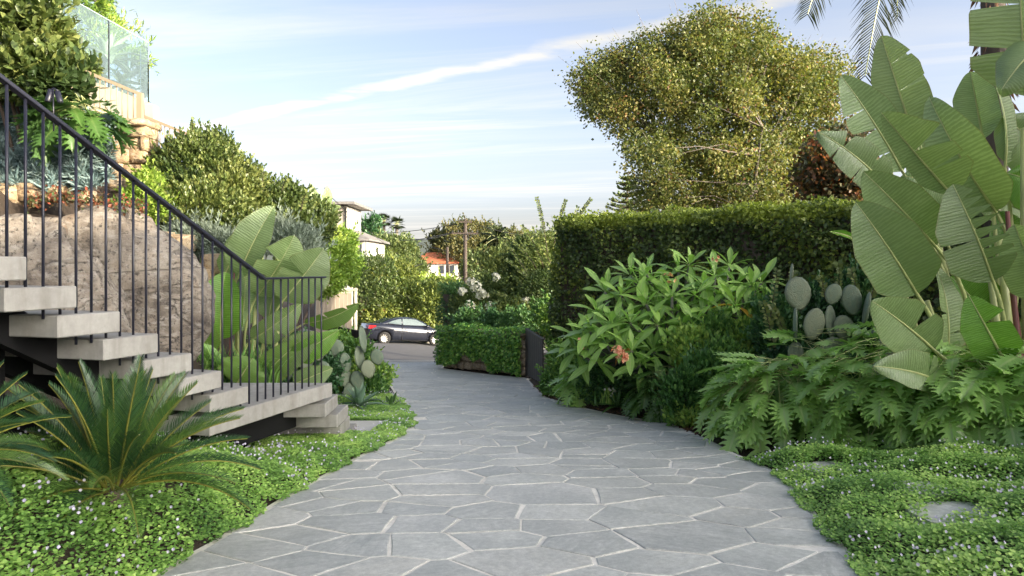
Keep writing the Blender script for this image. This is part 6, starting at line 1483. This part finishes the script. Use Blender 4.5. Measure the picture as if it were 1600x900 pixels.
h3 = thing('small_house', 'low grey roof and pale wall between treetops right of the cream house', 'house', (-19,86,-5)); b = MB(); q = at(590,403,86); b.box((q.x, 88, q.z), (4.2,4,.25)); b.build('roof', M['roof_grey'], h3); b = MB(); b.box((q.x, 88, q.z-1.5), (3.8,3.6,2.7)); b.build('wall', M['white_wall'], h3)

# ------------------------------------------------------------------ poles and wires
def pole(label, px, ytop, Y, r, mat, arms=(), ybot=None):
    tp = at(px, ytop, Y); t = thing('power_pole', label, 'power pole', (tp.x, Y, gz(tp.x, Y))); b = MB(); b.tube([(tp.x, Y, gz(tp.x, Y)-.3), (tp.x, Y, tp.z)], [r*1.15, r*.9], 10); b.build('pole', M[mat], t, True)
    for (dy, hw, sag) in arms:
        z = tp.z - dy; b = MB(); b.box((tp.x, Y-.16, z), (hw*2, .10, .12)); cr = b.build('crossarm', M[mat], t); b = MB()
        for s in (-1,-.55,.55,1): b.tube([(tp.x+s*hw*.93, Y-.16, z+.04), (tp.x+s*hw*.93, Y-.16, z+.24)], [.045,.03], 6)
        ins = b.build('insulator', M['dark_metal'], None, True); ins.parent = cr; ins.location = -t.location
    return t
t1 = pole('tall dark timber power pole with a crossarm standing in front of the spreading fig', 727, 342, 58, .145, 'pole_wood', ((.25,.52,0),(1.15,1.05,0)))
b = MB(); c = at(728,371,57.8); b.tube([c + Vector((math.cos(a)*.22, -.15, math.sin(a)*.28)) for a in np.linspace(0, 6.283, 14)], .035, 5); b.build('cable_coil', M['wire'], t1, True)
pole('short pale timber pole in front of the terracotta roof', 699, 386, 80, .16, 'pole_wood', ())
pole('small brown power pole with crossarms left of the terracotta roof', 635, 370, 100, .12, 'pole_wood', ((.5,.9,0),(1.6,.8,0)))
pole('pale grey pole at the left bank beside the banana like clump', 510, 293, 36, .11, 'pole_grey', ())
wires = thing('power_line', 'sagging overhead cables strung between the power poles', 'cable', at(727,348,58))
def wire(p, q, sag, r=.012):
    b = MB(); b.tube([p.lerp(q, i/12) - Vector((0,0,sag*4*(i/12)*(1-i/12))) for i in range(13)], r, 4); b.build('cable', M['wire'], wires, True)
wire(at(512,303,36), at(640,408,100), .3, .022); wire(at(512,316,36), at(565,352,60), .1, .02)
wire(at(715,350,58), at(560,362,110), .4, .03); wire(at(710,362,58), at(600,372,110), .5, .035); wire(at(709,363,58), at(640,374,100), .3, .035)
wire(at(745,362,58), at(1010,372,46), .7, .022); wire(at(742,350,58), at(900,366,60), .5, .02); wire(at(640,372,100), at(699,392,80), .2, .03); wire(at(727,425,58), at(870,448,50), .3, .018)
wire(at(540,420,40), at(660,412,60), .3, .02)

# ------------------------------------------------------------------ far hills
def hills_obj():
    v, f = [], []; xs = np.linspace(-2600, 2600, 130); rows = [(1500, -20), (1900, .4), (2300, 1.0), (2900, .2)]
    for (Y, k) in rows:
        for x in xs:
            h_ = 92 + 22*math.sin(x*.0021+.6) + 9*math.sin(x*.007) + 4*math.sin(x*.019+2) + 2*mnoise.noise(Vector((x*.02,Y*.01,0)))
            v.append((x, Y, -20 if k == -20 else -20 + (h_+20)*k))
    n = len(xs)
    for j in range(len(rows)-1):
        for i in range(n-1): f.append((j*n+i, j*n+i+1, (j+1)*n+i+1, (j+1)*n+i))
    me = bpy.data.meshes.new('hills'); me.from_pydata(v, [], f); me.update(); return tag(finish('hills', me, M['hill'], None, True), kind='structure')
hills_obj()
# ------------------------------------------------------------------ the parked car
def make_car():
    loc = at(632, 537, 38.5); yaw, pitch = R(27), R(-4.2)
    t = thing('parked_car', 'glossy black two door coupe parked on the far side of the road', 'car', loc)
    RM = Matrix.Rotation(yaw, 3, 'Z') @ Matrix.Rotation(-pitch, 3, 'Y')
    L = 4.55
    # stations along the car: x, bottom, sill-side width, belt height, top height, half width, half width at the top
    def prof(pts): return lambda x: float(np.interp(x, [a for a, _ in pts], [b for _, b in pts]))
    ztop = prof([(-2.28,.70),(-2.24,.94),(-2.05,1.035),(-1.5,1.06),(-.9,1.02),(.6,.985),(.95,.955),(1.5,.88),(2.0,.76),(2.2,.66),(2.27,.52)])
    zbot = prof([(-2.28,.42),(-2.2,.30),(-1.9,.22),(1.9,.19),(2.2,.24),(2.27,.34)])
    hw = prof([(-2.28,.62),(-2.2,.76),(-1.9,.87),(-1.2,.90),(1.3,.89),(1.8,.85),(2.12,.72),(2.27,.48)])
    xs = [-2.28,-2.24,-2.15,-2.0,-1.8,-1.5,-1.2,-.9,-.5,0,.5,.8,1.1,1.4,1.7,1.95,2.1,2.2,2.27]
    def ring(x):
        zb, zt, w = zbot(x), ztop(x), hw(x); zs = zb + (zt-zb)*.72
        half = [(0,zb),(w*.80,zb),(w*.95,zb+.06),(w*.985,zb+(zt-zb)*.30),(w,zb+(zt-zb)*.55),(w*.985,zs),(w*.93,zt-.055),(w*.80,zt-.01),(w*.45,zt+.012),(0,zt+.018)]
        return [(y, z) for y, z in half] + [(-y, z) for y, z in half[-2:0:-1]]
    def loft(rings, caps=True):
        b = MB(); n = len(rings[0][1])
        for x, rg in rings: b.v += [(x, y, z) for y, z in rg]
        for i in range(len(rings)-1):
            for k in range(n): b.f.append([i*n+k, i*n+(k+1)%n, (i+1)*n+(k+1)%n, (i+1)*n+k]); b.m.append(0)
        if caps: b.f += [list(range(n))[::-1], [(len(rings)-1)*n+k for k in range(n)]]; b.m += [0,0]
        return b
    def place(b, name, mats, parent=t, smooth=True, bevel=0, sub=0):
        me = bpy.data.meshes.new(name); me.from_pydata(b.v, [], b.f); me.polygons.foreach_set('material_index', b.m)
        bm = bmesh.new(); bm.from_mesh(me); bmesh.ops.recalc_face_normals(bm, faces=bm.faces)
        if sub: bmesh.ops.subdivide_edges(bm, edges=list(bm.edges), cuts=1, use_grid_fill=True, smooth=1.0)
        bm.to_mesh(me); bm.free()
        me.transform(RM.to_4x4()); me.update()
        o = finish(name, me, mats, None, smooth); o.parent = parent; return o
    body = loft([(x, ring(x)) for x in xs])
    bo = place(body, 'body', M['car_paint'])
    WX = (-1.37, 1.36)
    # wheel arches cut out of the body
    cutters = []
    for wx in WX:
        for s in (-1, 1):
            c = MB(); c.tube([(wx, s*.66, .335), (wx, s*1.1, .335)], .385, 26); o = place(c, 'arch', M['tyre'], None); o.location = loc; cutters.append(o)
    bpy.context.view_layer.update()
    for c in cutters:
        m = bo.modifiers.new('arch', 'BOOLEAN'); m.operation = 'DIFFERENCE'; m.solver = 'EXACT'; m.object = c
    bpy.context.view_layer.update(); dg = bpy.context.evaluated_depsgraph_get(); me2 = bpy.data.meshes.new_from_object(bo.evaluated_get(dg)); bo.modifiers.clear(); bo.data = me2
    if not me2.materials: me2.materials.append(M['car_paint'])
    for c in cutters: bpy.data.objects.remove(c)
    # glasshouse
    zr = prof([(-1.62,1.04),(-1.35,1.16),(-1.0,1.29),(-.55,1.385),(-.1,1.41),(.3,1.375),(.7,1.24),(1.15,.955)])
    wr = prof([(-1.62,.60),(-1.0,.60),(-.2,.61),(.5,.60),(1.15,.66)])
    gx_ = [-1.62,-1.45,-1.2,-1.0,-.75,-.5,-.1,.3,.5,.7,.95,1.15]
    def gring(x):
        zb = ztop(x) - .06; zt = max(zr(x), zb+.03); w0 = hw(x)*.885; w1 = wr(x); k = min(1,(zt-zb)/.42); w1 = w0 + (w1-w0)*k
        half = [(0,zb),(w0,zb),(w0+(w1-w0)*.5,zb+(zt-zb)*.52),(w1+.03*k,zt-.055*k-.005),(w1*.86,zt-.012),(w1*.5,zt+.008),(0,zt+.012)]
        return half + [(-y, z) for y, z in half[-2:0:-1]]
    place(loft([(x, gring(x)) for x in gx_]), 'cabin', M['car_paint'])
    # side windows follow the cabin side, 6 mm proud
    for s in (-1, 1):
        for (name, poly) in (('side_window', [(-.42,1.02),(-.42,1.33),(-.05,1.345),(.28,1.315),(.60,1.19),(.90,1.02)]), ('quarter_window', [(-1.22,1.08),(-.98,1.20),(-.70,1.285),(-.49,1.325),(-.49,1.03)])):
            b = MB(); vs = []
            for x, z in poly:
                zb = ztop(x)-.06; zt = zr(x); w0 = hw(x)*.885; w1 = w0+(wr(x)-w0)*min(1,(zt-zb)/.42); k = (z-zb)/max(.05,(zt-.055-zb)); vs.append((x, s*(w0+(w1+.03-w0)*min(1,k)+.010), z))
            b.add(vs, [list(range(len(vs)))]); place(b, name, M['car_glass'], smooth=False)
    b = MB(); b.add([(.66,-.50,1.27),(.66,.50,1.27),(1.12,.60,.995),(1.12,-.60,.995)], [(0,1,2,3)]); o = place(b, 'windscreen', M['car_glass'], smooth=False)
    b = MB(); b.add([(-.98,-.46,1.315),(-.98,.46,1.315),(-1.58,.50,1.075),(-1.58,-.50,1.075)], [(3,2,1,0)]); place(b, 'rear_window', M['car_glass'], smooth=False)
    # wheels
    for wx in WX:
        for s in (-1, 1):
            c = (wx, s*.80, .325); b = MB(); prof_ = [(-.105,.20),(-.105,.29),(-.085,.322),(.085,.322),(.105,.29),(.105,.20)]; n = 28
            for (dy, r_) in prof_: b.v += [(wx + r_*math.cos(6.2832*k/n), s*.80+dy, .325 + r_*math.sin(6.2832*k/n)) for k in range(n)]
            for i in range(5):
                for k in range(n): b.f.append([i*n+k, i*n+(k+1)%n, (i+1)*n+(k+1)%n, (i+1)*n+k]); b.m.append(0)
            w = bpy.data.objects.new('wheel', None); COL.objects.link(w); w.parent = t
            place(b, 'tyre', M['tyre'], w)
            b = MB(); ys = s*.80 + s*.075
            for (ra, rb) in ((.205,.243),): 
                for y_ in (ys, ys - s*.05): b.v += [(wx+ra*math.cos(6.2832*k/n), y_, .325+ra*math.sin(6.2832*k/n)) for k in range(n)] + [(wx+rb*math.cos(6.2832*k/n), y_, .325+rb*math.sin(6.2832*k/n)) for k in range(n)]
                for k in range(n):
                    k2 = (k+1)%n
                    b.f += [[k,k2,n+k2,n+k],[2*n+k,3*n+k,3*n+k2,2*n+k2],[k,2*n+k,2*n+k2,k2],[n+k,n+k2,3*n+k2,3*n+k]]; b.m += [0]*4
            for j in range(10):
                a = 6.2832*j/10; d = Vector((math.cos(a),0,math.sin(a))); e = Vector((-math.sin(a),0,math.cos(a))); p0 = Vector((wx, ys-s*.02, .325)) + d*.03; p1 = Vector((wx, ys-s*.008, .325)) + d*.215; th = Vector((0,-s*.03,0))
                vs = [p0-e*.016, p0+e*.016, p1+e*.024, p1-e*.024]; b.add(vs + [q+th for q in vs], [(0,1,2,3),(7,6,5,4),(0,4,5,1),(1,5,6,2),(2,6,7,3),(3,7,4,0)])
            b.tube([(wx, ys-s*.05, .325), (wx, ys+s*.004, .325)], .045, 12)
            place(b, 'rim', M['alloy'], w, smooth=False)
            b = MB(); b.tube([(wx, s*.76, .325), (wx, s*.80, .325)], .20, 20); place(b, 'brake_disc', M['dark_metal'], w, smooth=False)
    # lamps, mirrors, door lines, handles, bumpers, plate
    for s in (-1, 1):
        b = MB(); b.add([(-2.262,s*.50,.78),(-2.262,s*.50,.93),(-2.16,s*.80,.955),(-1.86,s*.882,.945),(-1.84,s*.888,.90),(-2.05,s*.858,.80),(-2.20,s*.775,.77)], [list(range(7))]); o = place(b, 'tail_light', M['tail_red'], smooth=False)
        b = MB(); b.add([(2.235,s*.50,.60),(2.17,s*.66,.70),(1.86,s*.845,.80),(1.80,s*.858,.755),(2.02,s*.795,.62),(2.18,s*.66,.56)], [list(range(6))]); place(b, 'headlight', M['head_lamp'], smooth=False)
        b = MB(); b.box((.86, s*.955, 1.015), (.13,.19,.115), taper=.8); b.tube([(.88,s*.86,.985),(.87,s*.93,1.0)], .02, 5); place(b, 'mirror', M['car_paint'])
        b = MB(); x = -.46
        for z0, z1 in ((.26,.5),(.5,.75),(.75,1.0)): b.box((x-.02*(z0-.3), s*(hw(x)*.993), (z0+z1)/2), (.012,.02,z1-z0))
        b.box((.92, s*(hw(.92)*.99), .62), (.012,.02,.62)); b.box((.22, s*(hw(.2)*.965), .262), (1.4,.012,.01)); place(b, 'door_seam', M['tyre'], smooth=False)
        b = MB(); b.tube([(-.34,s*.915,.80),(-.25,s*.925,.805),(-.16,s*.915,.80)], .014, 6); place(b, 'door_handle', M['alloy'])
    b = MB(); b.box((-2.283,0,.70), (.012,.5,.12)); place(b, 'number_plate', M['head_lamp'], smooth=False)
    b = MB(); b.box((2.262,0,.50), (.02,.62,.16)); b.box((2.24,0,.33), (.03,.9,.07)); place(b, 'grille', M['tyre'], smooth=False)
    b = MB(); b.box((-2.25,.0,.40), (.06,1.15,.12)); place(b, 'rear_diffuser', M['tyre'], smooth=False)
    return t
make_car()
